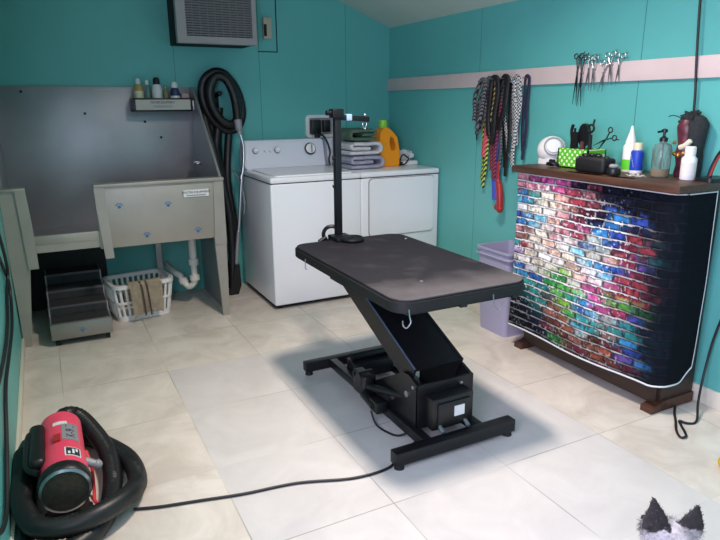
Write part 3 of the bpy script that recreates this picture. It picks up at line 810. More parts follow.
# ------------------------------------------------------------------ grooming table
TX0, TX1, TY0, TY1, TZ = -1.607, -.984, -2.872, -1.822, .708
gt = thing('grooming_table', 'black electric dog grooming table on a lift base in the middle of the floor', 'grooming table', (-1.3, -2.35, 0))
b = BM(); prism(b, rrect(TX0+.008, TX1-.008, TY0+.008, TY1-.008, .075, 8), 'z', TZ-.012, TZ)
tt = obj('tabletop', b, 'tabletop', gt)
# origin of the tabletop at its near-left corner, so the wear follows it
tt.data.transform(Matrix.Translation(Vector((-1.3, -2.35, 0))-Vector((TX0, TY0, 0)))); tt.location = Vector((TX0, TY0, 0))-Vector((-1.3, -2.35, 0))
b = BM(); prism(b, rrect(TX0, TX1, TY0, TY1, .083, 8), 'z', TZ-.052, TZ-.004)
bmesh.ops.bevel(b, geom=[e for e in b.edges if abs(e.verts[0].co.z-e.verts[1].co.z) < 1e-6], offset=.006, segments=2, affect='EDGES')
obj('rubber_edge', b, 'black_rubber', gt)
b = BM()
for x in (TX0+.07, TX1-.10): box(b, x, x+.03, TY0+.06, TY1-.06, TZ-.075, TZ-.052)
for y in (TY0+.05, -2.35, TY1-.08): box(b, TX0+.07, TX1-.07, y, y+.03, TZ-.075, TZ-.052)
obj('under_frame', b, 'black_metal', gt)
for x, y in ((-1.385, -2.68), (-1.03, -1.98)):
    b = BM(); cyl(b, (x, y, TZ-.002), (x, y, TZ+.003), .009, .006, 12); obj('bolt', b, 'silver', gt)
# base
b = BM(); box(b, -1.582, -.992, -2.835, -2.785, .022, .078, .004); obj('front_foot_bar', b, 'black_metal', gt)
b = BM(); box(b, -1.56, -1.04, -1.87, -1.82, .022, .072, .004); obj('rear_foot_bar', b, 'black_metal', gt)
for x, y in ((-1.555, -2.81), (-1.015, -2.81), (-1.535, -1.845), (-1.065, -1.845)):
    b = BM(); cyl(b, (x, y, 0), (x, y, .022), .021, .017); obj('levelling_foot', b, 'black_rubber', gt)
for x in (-1.425, -1.165):
    obj('base_rail', box(BM(), x, x+.04, -2.785, -1.87, .028, .072, .003), 'black_metal', gt)
# lift housing at the near end
HX0, HX1 = -1.405, -1.125
b = BM()
prism(b, [(-2.70, .072), (-2.70, .265), (-2.63, .29), (-2.58, .285), (-2.30, .12), (-2.30, .072)], 'x', HX0, HX0+.012)
prism(b, [(-2.70, .072), (-2.70, .265), (-2.63, .29), (-2.58, .285), (-2.30, .12), (-2.30, .072)], 'x', HX1-.012, HX1)
box(b, HX0, HX1, -2.702, -2.69, .072, .268)
obj('lift_housing', b, 'black_metal', gt)
b = BM(); box(b, -1.372, -1.168, -2.765, -2.702, .085, .225, .006); box(b, -1.35, -1.19, -2.775, -2.70, .10, .205, .004)
mb = obj('motor_box', b, 'black_plastic', gt)
obj('rating_label', box(BM(), -1.272, -1.222, -2.7775, -2.7745, .137, .182), 'label_white', mb)
for x in (-1.34, -1.215):
    b = BM(); cyl(b, (x, -2.77, .105), (x, -2.80, .090), .009); obj('cable_gland', b, 'silver', mb)
b = BM(); cyl(b, (HX0-.006, -2.62, .20), (HX0, -2.62, .20), .014); cyl(b, (HX0-.006, -2.67, .25), (HX0, -2.67, .25), .008); cyl(b, (HX0-.006, -2.5, .13), (HX0, -2.5, .13), .01)
cyl(b, (-1.19, -2.702, .24), (-1.19, -2.708, .24), .007)
obj('pivot_bolt', b, 'silver', gt)
# lift arm: boxed plate from the housing up to the far half of the tabletop
AL, AR = -1.39, -1.14
def arm_pts(off0, off1):
    d = Vector((0, .73, .318)).normalized(); n = Vector((0, -d.z, d.y))
    p0, p1 = Vector((0, -2.63, .272)), Vector((0, -1.90, .59))
    return [p0+n*off0, p1+n*off0, p1+n*off1, p0+n*off1]
for x in (AL, AR-.012):
    b = BM(); prism(b, [(p.y, p.z) for p in arm_pts(-.052, .05)], 'x', x, x+.012); obj('lift_arm_plate', b, 'black_metal', gt)
b = BM(); prism(b, [(p.y, p.z) for p in arm_pts(.036, .046)], 'x', AL+.012, AR-.012); obj('lift_arm_web', b, 'black_metal', gt)
M['edge_blue'] = mat('blue_highlight', '#8b93c4', .3, .8)
b = BM(); q = arm_pts(.05, .0505); tube(b, [(AL+.004, q[0].y, q[0].z), (AL+.004, q[1].y, q[1].z)], .004, sec=6); obj('edge_highlight', b, 'edge_blue', gt)  # bluish highlight on the arm's upper edge, put in as a coloured strip
b = BM(); box(b, AL-.03, AR+.03, -2.03, -1.84, TZ-.095, TZ-.075); box(b, AL-.02, AL, -2.0, -1.86, .515, TZ-.075); box(b, AR, AR+.02, -2.0, -1.86, .515, TZ-.075)
cyl(b, (AL-.03, -1.925, .575), (AR+.03, -1.925, .575), .014)
obj('top_bracket', b, 'black_metal', gt)
# actuator on the left rail
b = BM(); box(b, -1.475, -1.42, -2.36, -2.24, .072, .18, .012, 3); cyl(b, (-1.478, -2.30, .15), (-1.40, -2.30, .15), .034); cyl(b, (-1.475, -2.36, .10), (-1.475, -2.46, .085), .02)
box(b, -1.485, -1.43, -2.50, -2.42, .06, .115, .008); cyl(b, (-1.45, -2.36, .13), (-1.38, -2.60, .17), .016)
cyl(b, (-1.49, -2.46, .088), (-1.478, -2.46, .088), .014); cyl(b, (-1.487, -2.27, .165), (-1.47, -2.27, .165), .008)
obj('actuator', b, 'black_plastic', gt)
b = BM(); box(b, -1.385, -1.165, -2.10, -1.99, .04, .12, .006); cyl(b, (-1.38, -2.04, .14), (-1.17, -2.04, .14), .02); obj('cross_member', b, 'black_metal', gt)
def hook(x, y, dx):
    b = BM(); P = [(x, y, TZ-.03), (x, y-.004, TZ-.055), (x, y-.012, TZ-.075), (x+dx*.018, y-.014, TZ-.092), (x+dx*.032, y-.014, TZ-.08), (x+dx*.034, y-.014, TZ-.062)]
    tube(b, smooth(P, 6), .0026, sec=8); obj('tether_hook', b, 'silver', gt)
hook(-1.562, TY0-.004, -1); hook(-1.185, TY0-.004, 1)
b = BM(); tube(b, [(TX0+.0, -2.02, TZ-.03), (TX0-.002, -2.02, TZ-.075), (TX0+.006, -2.02, TZ-.083)], .0025, sec=6); obj('tether_hook', b, 'grey_plastic', gt)
for x in (-1.325, -1.075):
    b = BM(); box(b, x, x+.03, TY0+.01, TY0+.05, TZ-.066, TZ-.05); obj('edge_block', b, 'black_plastic', gt)
# grooming arm post clamped on the far end
b = BM(); box(b, -1.350, -1.317, -1.825, -1.791, .66, 1.352, .003); ga = obj('grooming_arm', b, 'black_metal', gt)
b = BM(); box(b, -1.385, -1.285, -1.90, -1.79, TZ+.001, TZ+.022, .004); torus(b, (-1.30, -1.90, TZ+.012), .052, .011); cyl(b, (-1.30, -1.90, TZ), (-1.30, -1.90, TZ+.018), .05)
box(b, -1.385, -1.285, -1.815, -1.785, .63, TZ+.022, .004); torus(b, (-1.362, -1.782, TZ+.02), .042, .010, (.3, 1, 0)); cyl(b, (-1.40, -1.80, TZ+.012), (-1.44, -1.80, TZ-.01), .012)
obj('clamp', b, 'black_metal', ga)
b = BM(); box(b, -1.365, -1.305, -1.835, -1.78, 1.315, 1.36, .006); cyl(b, (-1.39, -1.808, 1.34), (-1.36, -1.808, 1.34), .012); obj('corner_bracket', b, 'black_metal', ga)
b = BM(); box(b, -1.318, -1.155, -1.82, -1.797, 1.305, 1.331, .003, rot=Matrix.Rotation(math.radians(4), 3, 'Y'), piv=(-1.318, -1.81, 1.32)); obj('overhang_bar', b, 'black_metal', ga)
M['pale_blue'] = mat('pale_blue_tape', '#9db8dc', .5)
b = BM(); box(b, -1.285, -1.255, -1.823, -1.794, 1.302, 1.334, .003); obj('tape_band', b, 'pale_blue', ga)
b = BM(); sph(b, (-1.178, -1.81, 1.327), .009, 10); tube(b, smooth([(-1.178, -1.81, 1.30), (-1.19, -1.81, 1.285), (-1.18, -1.81, 1.26), (-1.168, -1.81, 1.285), (-1.178, -1.81, 1.30)], 6), .0025, sec=6); obj('noose_ring', b, 'silver', ga)
for z in (1.12, .98):
    b = BM(); cyl(b, (-1.36, -1.808, z), (-1.352, -1.808, z), .008); obj('knob', b, 'black_plastic', ga)

# lift power cord to the left
b = BM(); tube(b, smooth([(-1.35, -2.67, .016), (-1.42, -2.70, .010), (-1.52, -2.745, .006), (-1.60, -2.80, .006), (-1.75, -2.795, .006), (-1.95, -2.725, .006), (-2.15, -2.695, .006), (-2.30, -2.66, .006), (-2.43, -2.63, .006), (-2.52, -2.60, .006)], 10), .0055, sec=8)
o = obj('lift_power_cord', b, 'cord'); tag(o, 'black power cord snaking left across the floor from the grooming table base', 'cord')
b = BM(); tube(b, smooth([(-1.487, -2.45, .06), (-1.49, -2.50, .02), (-1.47, -2.56, .007), (-1.44, -2.62, .012), (-1.385, -2.66, .05)], 8), .0045, sec=8); obj('motor_lead', b, 'cord', gt)

# ------------------------------------------------------------------ pink dryer and its hose
DC = Vector((-2.722, 0, .128)); R0 = .080
pd = thing('pet_hair_dryer', 'pink barrel shaped pet blow dryer lying on the floor by the left wall', 'blow dryer', (-2.70, -2.36, 0))
ya, yb = -2.575, -2.13
def lat(prof): return lathe(BM(), prof, (DC.x, 0, DC.z), 36, (0, 1, 0))
AXQ = None
obj('barrel', lat([(R0, ya+.055), (R0, -2.385), (R0*.985, -2.38), (R0*.985, -2.37), (R0*.95, -2.36), (R0*.95, yb+.02), (R0*.8, yb), (0, yb)]), 'pink', pd)
obj('end_ring', lat([(R0*1.06, ya+.06), (R0*1.08, ya+.05), (R0*1.08, ya+.02), (R0*1.02, ya+.012)]), 'black_plastic', pd)
obj('filter_clamp', lat([(R0*1.02, ya+.02), (R0*1.02, ya+.004), (R0*.92, ya), (R0*.9, ya+.006)]), 'silver', pd)
obj('filter_foam', lat([(R0*.95, ya+.012), (R0*.91, ya+.003), (R0*.5, ya-.003), (0, ya-.005)]), 'filter', pd)
obj('outlet_collar', lat([(.04, yb-.002), (.04, yb+.03), (.034, yb+.035)]), 'black_plastic', pd)
# black carrying handle / housing strip along its upper left
b = BM()
box(b, DC.x-.105, DC.x-.05, -2.46, -2.17, DC.z+.012, DC.z+.075, .02, 3)
tube(b, smooth([(DC.x-.08, -2.20, DC.z+.05), (DC.x-.105, -2.24, DC.z+.06), (DC.x-.112, -2.36, DC.z+.05), (DC.x-.108, -2.44, DC.z+.04), (DC.x-.075, -2.49, DC.z+.04)], 8), .012, sec=10)
obj('handle', b, 'black_plastic', pd)
b = BM()
for y in (-2.50, -2.25):
    prism(b, [(DC.x-.07, .006), (DC.x+.07, .006), (DC.x+.055, DC.z-.04), (DC.x-.055, DC.z-.04)], 'y', y-.02, y+.02)
box(b, DC.x-.03, DC.x+.03, -2.50, -2.25, .008, .022)
for y in (-2.50, -2.25):
    for s in (-.062, .062): cyl(b, (DC.x+s, y, 0), (DC.x+s, y, .01), .016, seg=12)
obj('cradle', b, 'black_plastic', pd)
def on_barrel(bm_, ang, r):   # wrap a flat patch (local x across, local y along barrel) on the barrel
    for v in bm_.verts:
        a = ang-v.co.x/r
        rr = r+v.co.z
        v.co = Vector((DC.x+rr*math.cos(a), v.co.y, DC.z+rr*math.sin(a)))
    return bm_
def patch(w, y0, y1, ang, r, h=.0015):
    b = BM(); n = 10
    V = [[b.verts.new((-w/2+w*i/n, y, z)) for i in range(n+1)] for y, z in ((y0, 0), (y0, h), (y1, h), (y1, 0))]
    for A_, B_ in zip(V, V[1:]):
        for i in range(n): b.faces.new((A_[i], A_[i+1], B_[i+1], B_[i]))
    return on_barrel(b, ang, r)
gl = obj('model_label', patch(.062, -2.345, -2.215, math.radians(62), R0*.951), 'grey_label', pd)
def barrel_text(s, size, y, ang, r, m, par, rot=PI/2):
    cu = bpy.data.curves.new('t', 'FONT'); cu.body = s; cu.size = size; cu.align_x = 'CENTER'; cu.align_y = 'CENTER'; cu.extrude = .0006
    t = bpy.data.objects.new('t', cu); C.objects.link(t); dg = bpy.context.evaluated_depsgraph_get()
    me = bpy.data.meshes.new_from_object(t.evaluated_get(dg)); bpy.data.objects.remove(t)
    b = BM(); b.from_mesh(me); bmesh.ops.rotate(b, cent=(0, 0, 0), matrix=Matrix.Rotation(rot, 3, 'Z'), verts=b.verts)
    bmesh.ops.translate(b, vec=(0, y, 0), verts=b.verts)
    return obj('lettering', on_barrel(b, ang, r+.0018), m, par)
barrel_text('K-9 II', .046, -2.28, math.radians(62), R0*.951, 'ink', gl)
wl = obj('warning_label', patch(.056, -2.475, -2.415, math.radians(62), R0*1.0), 'label_white', pd)
obj('black_field', patch(.047, -2.470, -2.420, math.radians(62), R0*1.012), 'ink', wl)
b = BM()
for dx_, y0, y1 in ((-.014, -2.465, -2.447), (.0, -2.462, -2.43), (.012, -2.447, -2.426)):
    q = patch(.008, y0, y1, math.radians(62)-dx_/R0, R0*1.025, .001); merge(b, q)
obj('label_marks', b, 'label_white', wl)
obj('spec_plate', patch(.05, -2.225, -2.20, math.radians(88), R0*.951), 'label_white', pd)
obj('switch', patch(.024, -2.36, -2.31, math.radians(98), R0*.955, .008), 'red_shiny', pd)
b = BM(); cyl(b, (DC.x+.07, -2.43, .14), (DC.x+.105, -2.44, .125), .018, .014); sph(b, (DC.x+.11, -2.44, .122), .018, 12)
obj('side_knob', b, 'grey_plastic', pd)
b = BM(); tube(b, smooth([(DC.x+.078, -2.37, .15), (DC.x+.09, -2.41, .10), (DC.x+.088, -2.44, .03), (DC.x+.085, -2.47, .004), (DC.x+.092, -2.50, .004)], 8), 1., sec=8, flat=(.006, .0025))
obj('strap', b, 'red', pd)
b = BM()
hp = [(-2.712, -2.062, .128), (-2.69, -2.0, .13), (-2.63, -2.0, .11), (-2.575, -2.13, .075), (-2.545, -2.27, .05), (-2.548, -2.43, .035), (-2.58, -2.60, .033), (-2.65, -2.72, .034), (-2.75, -2.76, .034), (-2.835, -2.69, .034), (-2.852, -2.50, .034), (-2.845, -2.33, .045),
      (-2.81, -2.13, .05), (-2.73, -2.03, .045), (-2.62, -2.04, .034), (-2.535, -2.17, .034), (-2.475, -2.31, .034), (-2.465, -2.46, .036), (-2.50, -2.60, .075), (-2.59, -2.685, .09), (-2.70, -2.71, .085), (-2.795, -2.67, .09), (-2.845, -2.53, .10), (-2.85, -2.34, .10), (-2.845, -2.2, .10)]
hp = [(max(-2.855, x_-.02+(.01 if z_ > .12 else 0)), y_, z_) for x_, y_, z_ in hp]
ribbed(b, hp, .033, .0075, .08, 14)
hz = obj('dryer_hose', b, 'hose'); tag(hz, 'thick black corrugated hose coiled around the pink blow dryer', 'hose')
b = BM(); cyl(b, (-2.855, -2.2, .10), (-2.85, -2.12, .105), .030, .016, 16); obj('nozzle', b, 'black_plastic', hz)

# black cable looped on the left wall
b = BM(); x = WL+.012
tube(b, smooth([(x, -1.62, .80), (x, -1.45, .70), (x, -1.28, .60), (x, -1.16, .52), (x, -1.20, .43), (x, -1.42, .36), (x, -1.80, .36), (x, -2.15, .36), (x, -2.45, .26), (x, -2.75, .2), (x, -3.0, .35), (x, -2.7, .5), (x, -2.3, .46), (x, -1.9, .43), (x, -1.6, .45), (x, -1.35, .53), (x+.012, -1.28, .62), (x+.012, -1.5, .85), (x, -1.7, .97)], 10), .0075, sec=8)
o = obj('extension_cable', b, 'cord'); tag(o, 'black cable hanging in loops on the left teal wall', 'cable')

# ------------------------------------------------------------------ waste bin
bn = thing('waste_bin', 'lavender plastic waste bin between the dryer and the painted brick cloth', 'waste bin', (-.17, -1.80, 0))
b = BM()
bx0, bx1, by0, by1, bh = -.31, -.04, -1.95, -1.655, .52
def binring(k, z): 
    cx, cy = (bx0+bx1)/2, (by0+by1)/2; w_, h_ = (bx1-bx0)/2*k, (by1-by0)/2*k
    return [(p[0], p[1], z) for p in rrect(cx-w_, cx+w_, cy-h_, cy+h_, .03, 4)]
rings = [binring(.84, 0), binring(1, bh), binring(1.06, bh), binring(1.06, bh+.012), binring(.97, bh+.012), binring(.81, .012)]
V = [[b.verts.new(p) for p in r] for r in rings]
for A_, B_ in zip(V, V[1:]):
    for i in range(len(A_)): j = (i+1) % len(A_); b.faces.new((A_[i], A_[j], B_[j], B_[i]))
b.faces.new(V[0][::-1]); b.faces.new(V[-1])
obj('bin_body', b, 'bin', bn)
b = BM(); pts = [Vector(p) for p in binring(1.055, bh-.03)]; tube(b, pts, .006, sec=6, closed=True); obj('rim_ridge', b, 'bin', bn)

# ------------------------------------------------------------------ cabinet with brick tapestry
cz1, cz2 = 1.02, 1.055
cb = thing('wooden_cabinet', 'low dark wooden cabinet with brown top along the right wall', 'cabinet', (-.17, -2.52, 0))
b = BM(); box(b, -.385, -.022, -3.025, -2.015, cz1, cz2, .005); obj('top', b, 'wood', cb)
b = BM(); box(b, -.255, -.03, -2.975, -2.06, .05, cz1); obj('body', b, 'wood_dark', cb)
b = BM(); box(b, -.27, -.255, -2.96, -2.08, .03, .14); obj('plinth', b, 'wood_dark', cb)
for y in (-2.955, -2.085):
    b = BM(); prism(b, [(-.32, 0), (-.03, 0), (-.03, .05), (-.24, .05), (-.28, .036), (-.32, .028)], 'y', y-.03, y+.03); obj('foot', b, 'wood', cb)

# painted brick print on the cloth: coarse hues over (row, column), left to right
PAL = dict(n='#191c33', k='#101218', u='#3b2a55', p='#b04a86', m='#d84fa0', k2='#151a22', d='#bd7f8c', r='#a63a4c', e='#642636', c='#e6dcc6', w='#efe9e4', h='#e9b9a4',
           b='#1f80c4', B='#2748a8', y='#55b9d8', t='#1f8e8a', T='#0f5f66', D='#0d3440', g='#2fa04a', G='#1d5a35', l='#8cc63c', o='#8f4e3a', N='#4d3028', q='#2a3b46', a='#8f9d96', v='#5f4fa6', x='#6d4a3a', z='#8c5a50')
ROWS = ["u p p n m n q n n k n n k k",
        "d d p m m p n e n n k n k k",
        "d p h w m r e d n n n k k k",
        "b t t c h r r e n B n n k k",
        "y b t c c h e e n b n B k k",
        "b w c w h d e n B b n n q k",
        "B b y w h r p n b B e r q k",
        "e b y w h d r c y B e r D k",
        "d z c c d w r b a e r e T k",
        "d z c h c w y c a h r v D k",
        "t r c w h c c y b B v e n k",
        "v h c w w c h w y b r r e k",
        "c w c w c l h p w p e r e k",
        "b B w c g g w p m z r r N k",
        "y b B g g g l m m g l g G k",
        "T y t B g l g y p m r N G k",
        "D t t t a g t b m p r B n k",
        "T D t T N l l B y a b t n D",
        "n D T t z z g t t N t t D k",
        "n n D T z o a y t z t b D k",
        "k n n D N z o a N e e B n k",
        "q k n n e N z z x o e v b k",
        "k q k n D g N e x o N e N k",
        "k k n k k G N e n e e N k k"]
ROWS = [[hx(PAL[t]) for t in r.split()] for r in ROWS]
def coarse(u, v):
    r = v*(len(ROWS)-1); c = u*(len(ROWS[0])-1)
    i, j = min(len(ROWS)-1, int(round(r))), min(len(ROWS[0])-1, int(round(c)))
    return ROWS[i][j]
def vmix(a, b, t): return tuple(x+(y-x)*t for x, y in zip(a, b))
def hsh(*k):
    r = random.Random(hash(k) & 0xffffffff); return r.random()
NB, NW = 21.5, 9.6
def bilin(u, v):
    r = max(0, min(len(ROWS)-1.001, v*(len(ROWS)-1))); c = max(0, min(len(ROWS[0])-1.001, u*(len(ROWS[0])-1)))
    i, j = int(r), int(c); fr, fc = r-i, c-j
    return vmix(vmix(ROWS[i][j], ROWS[i][j+1], fc), vmix(ROWS[i+1][j], ROWS[i+1][j+1], fc), fr)
def brick_color(u, v, side=0):
    # wavy courses
    vv = v+.007*noise.noise(Vector((u*7, v*6, 3)))+.003*math.sin(u*6)
    uu = u+.014*noise.noise(Vector((u*6, v*14, 9)))
    row = math.floor(vv*NB); fv = vv*NB-row
    off = .5*(row % 2)+.3*hsh(row, 5)
    cu = uu*NW+off; col = math.floor(cu); fu = cu-col
    bu = (col+.5-off)/NW; bv = (row+.5)/NB
    n1 = noise.noise(Vector((u*16, v*22, 1))); n2 = noise.noise(Vector((u*38+9, v*34, 4))); n3 = noise.noise(Vector((u*80, v*60, 14)))
    base = coarse(min(1, max(0, bu)), min(1, max(0, bv)))
    wash = bilin(min(1, max(0, u+.07*n1)), min(1, max(0, v+.06*n2)))
    base = vmix(base, wash, .30+.45*max(0, min(1, .5+1.6*n1)))
    g = sum(base)/3; base = vmix(base, (g, g, g), .12)
    f = .92+.55*n2+.35*n3+.45*(hsh(row, col)-.5); base = tuple(max(0, min(1, x*f)) for x in base)
    tv = .15*(1+.9*noise.noise(Vector((u*26, row*3.1, 6)))); tu = .06*(1+.6*noise.noise(Vector((u*9, v*30, 8))))
    # pale mortar, boldest left of the middle, fading to black at the right and along the top
    bright = max(0., min(1., 1.15-1.75*max(0, u-.48)-1.3*max(0, .20-v)*5*(.4+u)))
    if v > .58: bright *= max(.25, 1-2.2*(v-.58)*(1.15-.6*u))
    bright *= max(0, min(1, (.96-u)*5))
    bright *= .45+1.1*max(0, noise.noise(Vector((u*9, v*15, 11)))+.45)
    hi, lo = fv < tv, fv > .88
    brk = noise.noise(Vector((u*22+5, v*40, 17)))
    if hi or fu < tu:
        return vmix((.010, .013, .02), (.90, .89, .92), max(0, min(1, bright*(1.05+.5*brk if hi else .10+1.3*max(0, brk)))))
    edge = 1.
    rx, ry = min(fu-tu, 1-fu)*2.2, min(fv-tv, 1-fv)
    cr = min(rx, ry)+.35*min(max(rx, 0), max(ry, 0))+.05*n3
    if lo or cr < .10: edge = .25
    elif cr < .18: edge = .65
    base = tuple(x*edge for x in base)
    # sprayed highlights
    if n3 > .38 and n1 > -.1 and u < .8: base = vmix(base, (.82, .84, .88), .55*min(1, bright+.2))
    dark = max(0, min(1, (u-.80)*5)); base = vmix(base, (.007, .010, .015), dark*.82)
    base = tuple(min(1, x**1.06*1.14) for x in base)
    return base
def cloth():
    b = BM(); NU, NS, NV = 230, 44, 250
    lay = b.loops.layers.float_color.new('print')
    y0, y1 = -2.028, -2.995
    cols = []
    for i in range(NU+NS+1):
        if i <= NU: u = i/NU; cols.append((u, 0))
        else: cols.append((1., (i-NU)/NS))
    G_ = []; colr = []
    for j in range(NV+1):
        v = j/NV; row = []; rc = []
        for (u, s) in cols:
            hem = .135+.007*math.sin(u*8+1)+.02*max(0, (u-.85))*2
            ztop = cz1-.003
            z = ztop+(hem-ztop)*v
            sway = .006*math.sin(u*9+v*2)*v+.005*noise.noise(Vector((u*5, v*3, 2)))
            bx = -.345-sway*.9+.012*math.sin(v*3)
            if s == 0:
                y = y0+(y1-y0)*u
                x_ = bx+.05*max(0, (u-.955)/.045)**2
                y -= .012*max(0, (u-.93)/.07)*(1-.0*v)
            else:
                x_ = bx+.05+s*.185
                y = y1-.012-.006*math.sin(s*5)*v
                z += .06*max(0, s-.55)*v*2
            row.append(b.verts.new((x_, y, z)))
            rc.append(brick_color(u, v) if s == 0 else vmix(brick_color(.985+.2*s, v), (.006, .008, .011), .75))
        G_.append(row); colr.append(rc)
    for j in range(NV):
        for i in range(len(cols)-1):
            f = b.faces.new((G_[j][i], G_[j][i+1], G_[j+1][i+1], G_[j+1][i]))
            for l, (jj, ii) in zip(f.loops, ((j, i), (j, i+1), (j+1, i+1), (j+1, i))): l[lay] = (*colr[jj][ii], 1)
    edges = {'top': [v.co.copy() for v in G_[0]], 'bot': [v.co.copy() for v in G_[-1]], 'end': [r[-1].co.copy() for r in G_]}
    return b, edges
b, E = cloth()
cl = obj('tapestry_cover', b, 'tapestry', origin=(-.345, -2.5, .1), angle=80); tag(cl, 'multicoloured brick wall print cloth hung over the cabinet front', 'tapestry')
so = cl.modifiers.new('thick', 'SOLIDIFY'); so.thickness = .003; so.offset = 1
M['hem'] = mat('white_hem', '#d5dade', .8)
def hem(path, r, nm):
    b = BM(); tube(b, path[::4]+[path[-1]], r, sec=6); obj(nm, b, 'hem', cl)
def shift(P, d): return [p+Vector(d) for p in P]
hem(shift(E['top'], (-.003, -.002, -.004)), .003, 'top_hem'); hem(shift(E['bot'], (-.003, -.002, 0)), .0048, 'bottom_hem'); hem(E['end'], .0042, 'side_hem')

# ------------------------------------------------------------------ things on the cabinet top
Z0 = cz2+.0008
rs = thing('round_speaker', 'round white gadget with circular face at the left end of the cabinet', 'gadget', (-.14, -2.05, Z0))
c = Vector((-.14, -2.055, Z0+.075))
n = Vector((-.55, -.75, .35)).normalized()
b = BM(); sph(b, c, .078, 24, 1, 1, .96); obj('shell', b, 'white_plastic', rs)
b = BM(); torus(b, c+n*.062, .047, .005, n); obj('face_ring', b, 'grey_plastic', rs)
b = BM(); lathe(b, [(.044, .060), (.036, .074), (0, .078)], c, 24, n); obj('face', b, 'label_white', rs)
b = BM(); prism(b, rrect(-.20, -.08, -2.115, -2.0, .03), 'z', Z0, Z0+.03); obj('stand', b, 'white_plastic', rs)
gb = thing('tool_box', 'lime green polka dot box holding grooming tools on the cabinet', 'box', (-.17, -2.25, Z0))
b = BM()
for a in ((-.235, -.228, -2.352, -2.15), (-.115, -.108, -2.352, -2.15), (-.235, -.108, -2.157, -2.15), (-.235, -.108, -2.352, -2.345)): box(b, *a, Z0, Z0+.098)
box(b, -.235, -.108, -2.352, -2.15, Z0, Z0+.006)
obj('box_body', b, 'polka', gb)
def tool(name, label, cat, pts, r, head=None, m='black_plastic', group=None):
    b = BM(); tube(b, smooth(pts, 5), r, sec=8)
    if head: head(b)
    o = obj(name, b, m); tag(o, label, cat, group); return o
bz = Z0+.008
GT = 'grooming tools standing in the green box'
tool('slicker_brush', 'black curved brush handle leaning left in the green box', 'brush', [(-.17, -2.185, bz), (-.17, -2.18, Z0+.12), (-.17, -2.170, Z0+.18), (-.17, -2.178, Z0+.215)], .008, group=GT)
tool('dematting_comb', 'slim black comb second from the left in the green box', 'comb', [(-.19, -2.215, bz), (-.19, -2.212, Z0+.2)], .006, lambda b: box(b, -.196, -.184, -2.235, -2.192, Z0+.10, Z0+.18), group=GT)
tool('pin_brush', 'wide black paddle brush in the middle of the green box', 'brush', [(-.16, -2.25, bz), (-.16, -2.25, Z0+.11)], .009, lambda b: prism(b, [(-2.25+.034*math.cos(a*PI/8), Z0+.165+.058*math.sin(a*PI/8)) for a in range(16)], 'x', -.172, -.150), group=GT)
tool('nail_clipper', 'black tool with looped grip beside the paddle brush in the green box', 'clipper', [(-.185, -2.315, bz), (-.185, -2.312, Z0+.17)], .010, lambda b: (torus(b, (-.185, -2.312, Z0+.20), .018, .0055, (1, 0, 0)), cyl(b, (-.185, -2.322, Z0+.21), (-.185, -2.33, Z0+.245), .005)), group=GT)
tool('rat_tail_comb', 'maroon handled comb low in the green box', 'comb', [(-.21, -2.285, bz), (-.21, -2.285, Z0+.135)], .010, m='maroon', group=GT)
def shears(name, label, c, ang, L, mat_, group, plane='x', open_=6):
    """scissors: two crossed blades with finger rings; local z down the blades, in the wall plane"""
    t = thing(name, label, 'scissors', c, group)
    for s in (-1, 1):
        b = BM(); a = math.radians(open_)*s
        prism(b, [(-.004, 0), (.004, 0), (.0045, -L*.2), (.0, -L*.6)], 'x', -.002+s*.0015, .001+s*.0015)
        tube(b, [(0, 0, 0), (0, .004*-s, L*.10), (0, .008*-s, L*.22)], .0033, sec=6)
        torus(b, (0, .012*-s, L*.22+.014), .0125, .0032, (1, 0, 0), 16, 6)
        if s == 1: tube(b, [(0, -.022, L*.22+.02), (0, -.030, L*.22+.036)], .0025, sec=6)
        bmesh.ops.rotate(b, cent=(0, 0, 0), matrix=Matrix.Rotation(a, 3, 'X'), verts=b.verts)
        bmesh.ops.rotate(b, cent=(0, 0, 0), matrix=Matrix.Rotation(ang, 3, 'X'), verts=b.verts)
        bmesh.ops.translate(b, vec=Vector(c), verts=b.verts)
        obj('blade', b, mat_, t)
    b = BM(); cyl(b, (c[0]-.006, c[1], c[2]), (-.019 if group else c[0]+.006, c[1], c[2]), .004, seg=10); obj('pivot_screw', b, 'silver', t)
    return t
shears('grooming_shears', 'open shears tilted to the right out of the green box', (-.135, -2.368, Z0+.148), math.radians(52), .16, 'black_plastic', None, open_=14)
b = BM(); tube(b, smooth([(p_[0]-.028, p_[1], p_[2]+.003) for p_ in [(-.23, -2.15, Z0+.008), (-.255, -2.13, Z0+.012), (-.265, -2.17, Z0+.02), (-.24, -2.19, Z0+.012), (-.25, -2.145, Z0+.028), (-.26, -2.18, Z0+.03)]], 6), .009, sec=8)
o = obj('blade_cord', b, 'black_plastic'); tag(o, 'small black coil of cord in front of the white round gadget', 'cord')
pc = thing('clipper_pouch', 'black pouch of clippers in front of the green box on the cabinet', 'pouch', (-.28, -2.47, Z0))
b = BM(); box(b, -.33, -.24, -2.555, -2.375, Z0, Z0+.075, .016, 3)
for v in b.verts: v.co.z += .008*noise.noise(v.co*22) if v.co.z > Z0+.03 else 0
obj('pouch_body', b, 'black_rubber', pc)
b = BM()
for i, (y, z, r) in enumerate(((-2.40, .078, .014), (-2.44, .082, .012), (-2.48, .08, .016), (-2.53, .072, .014))): sph(b, (-.285, y, Z0+z), r, 10, 1, 1.5, .7)
obj('clipper_heads', b, 'black_plastic', pc)
b = BM(); cyl(b, (-.331, -2.395, Z0+.068), (-.326, -2.395, Z0+.068), .006); obj('snap', b, 'silver', pc)
b = BM(); lathe(b, [(.03, 0), (.034, .01), (.03, .03), (.02, .036)], (-.30, -2.59, Z0), 18)
o = obj('lidded_tin', b, 'black_plastic'); tag(o, 'small round black lidded tin right of the black pouch', 'tin')
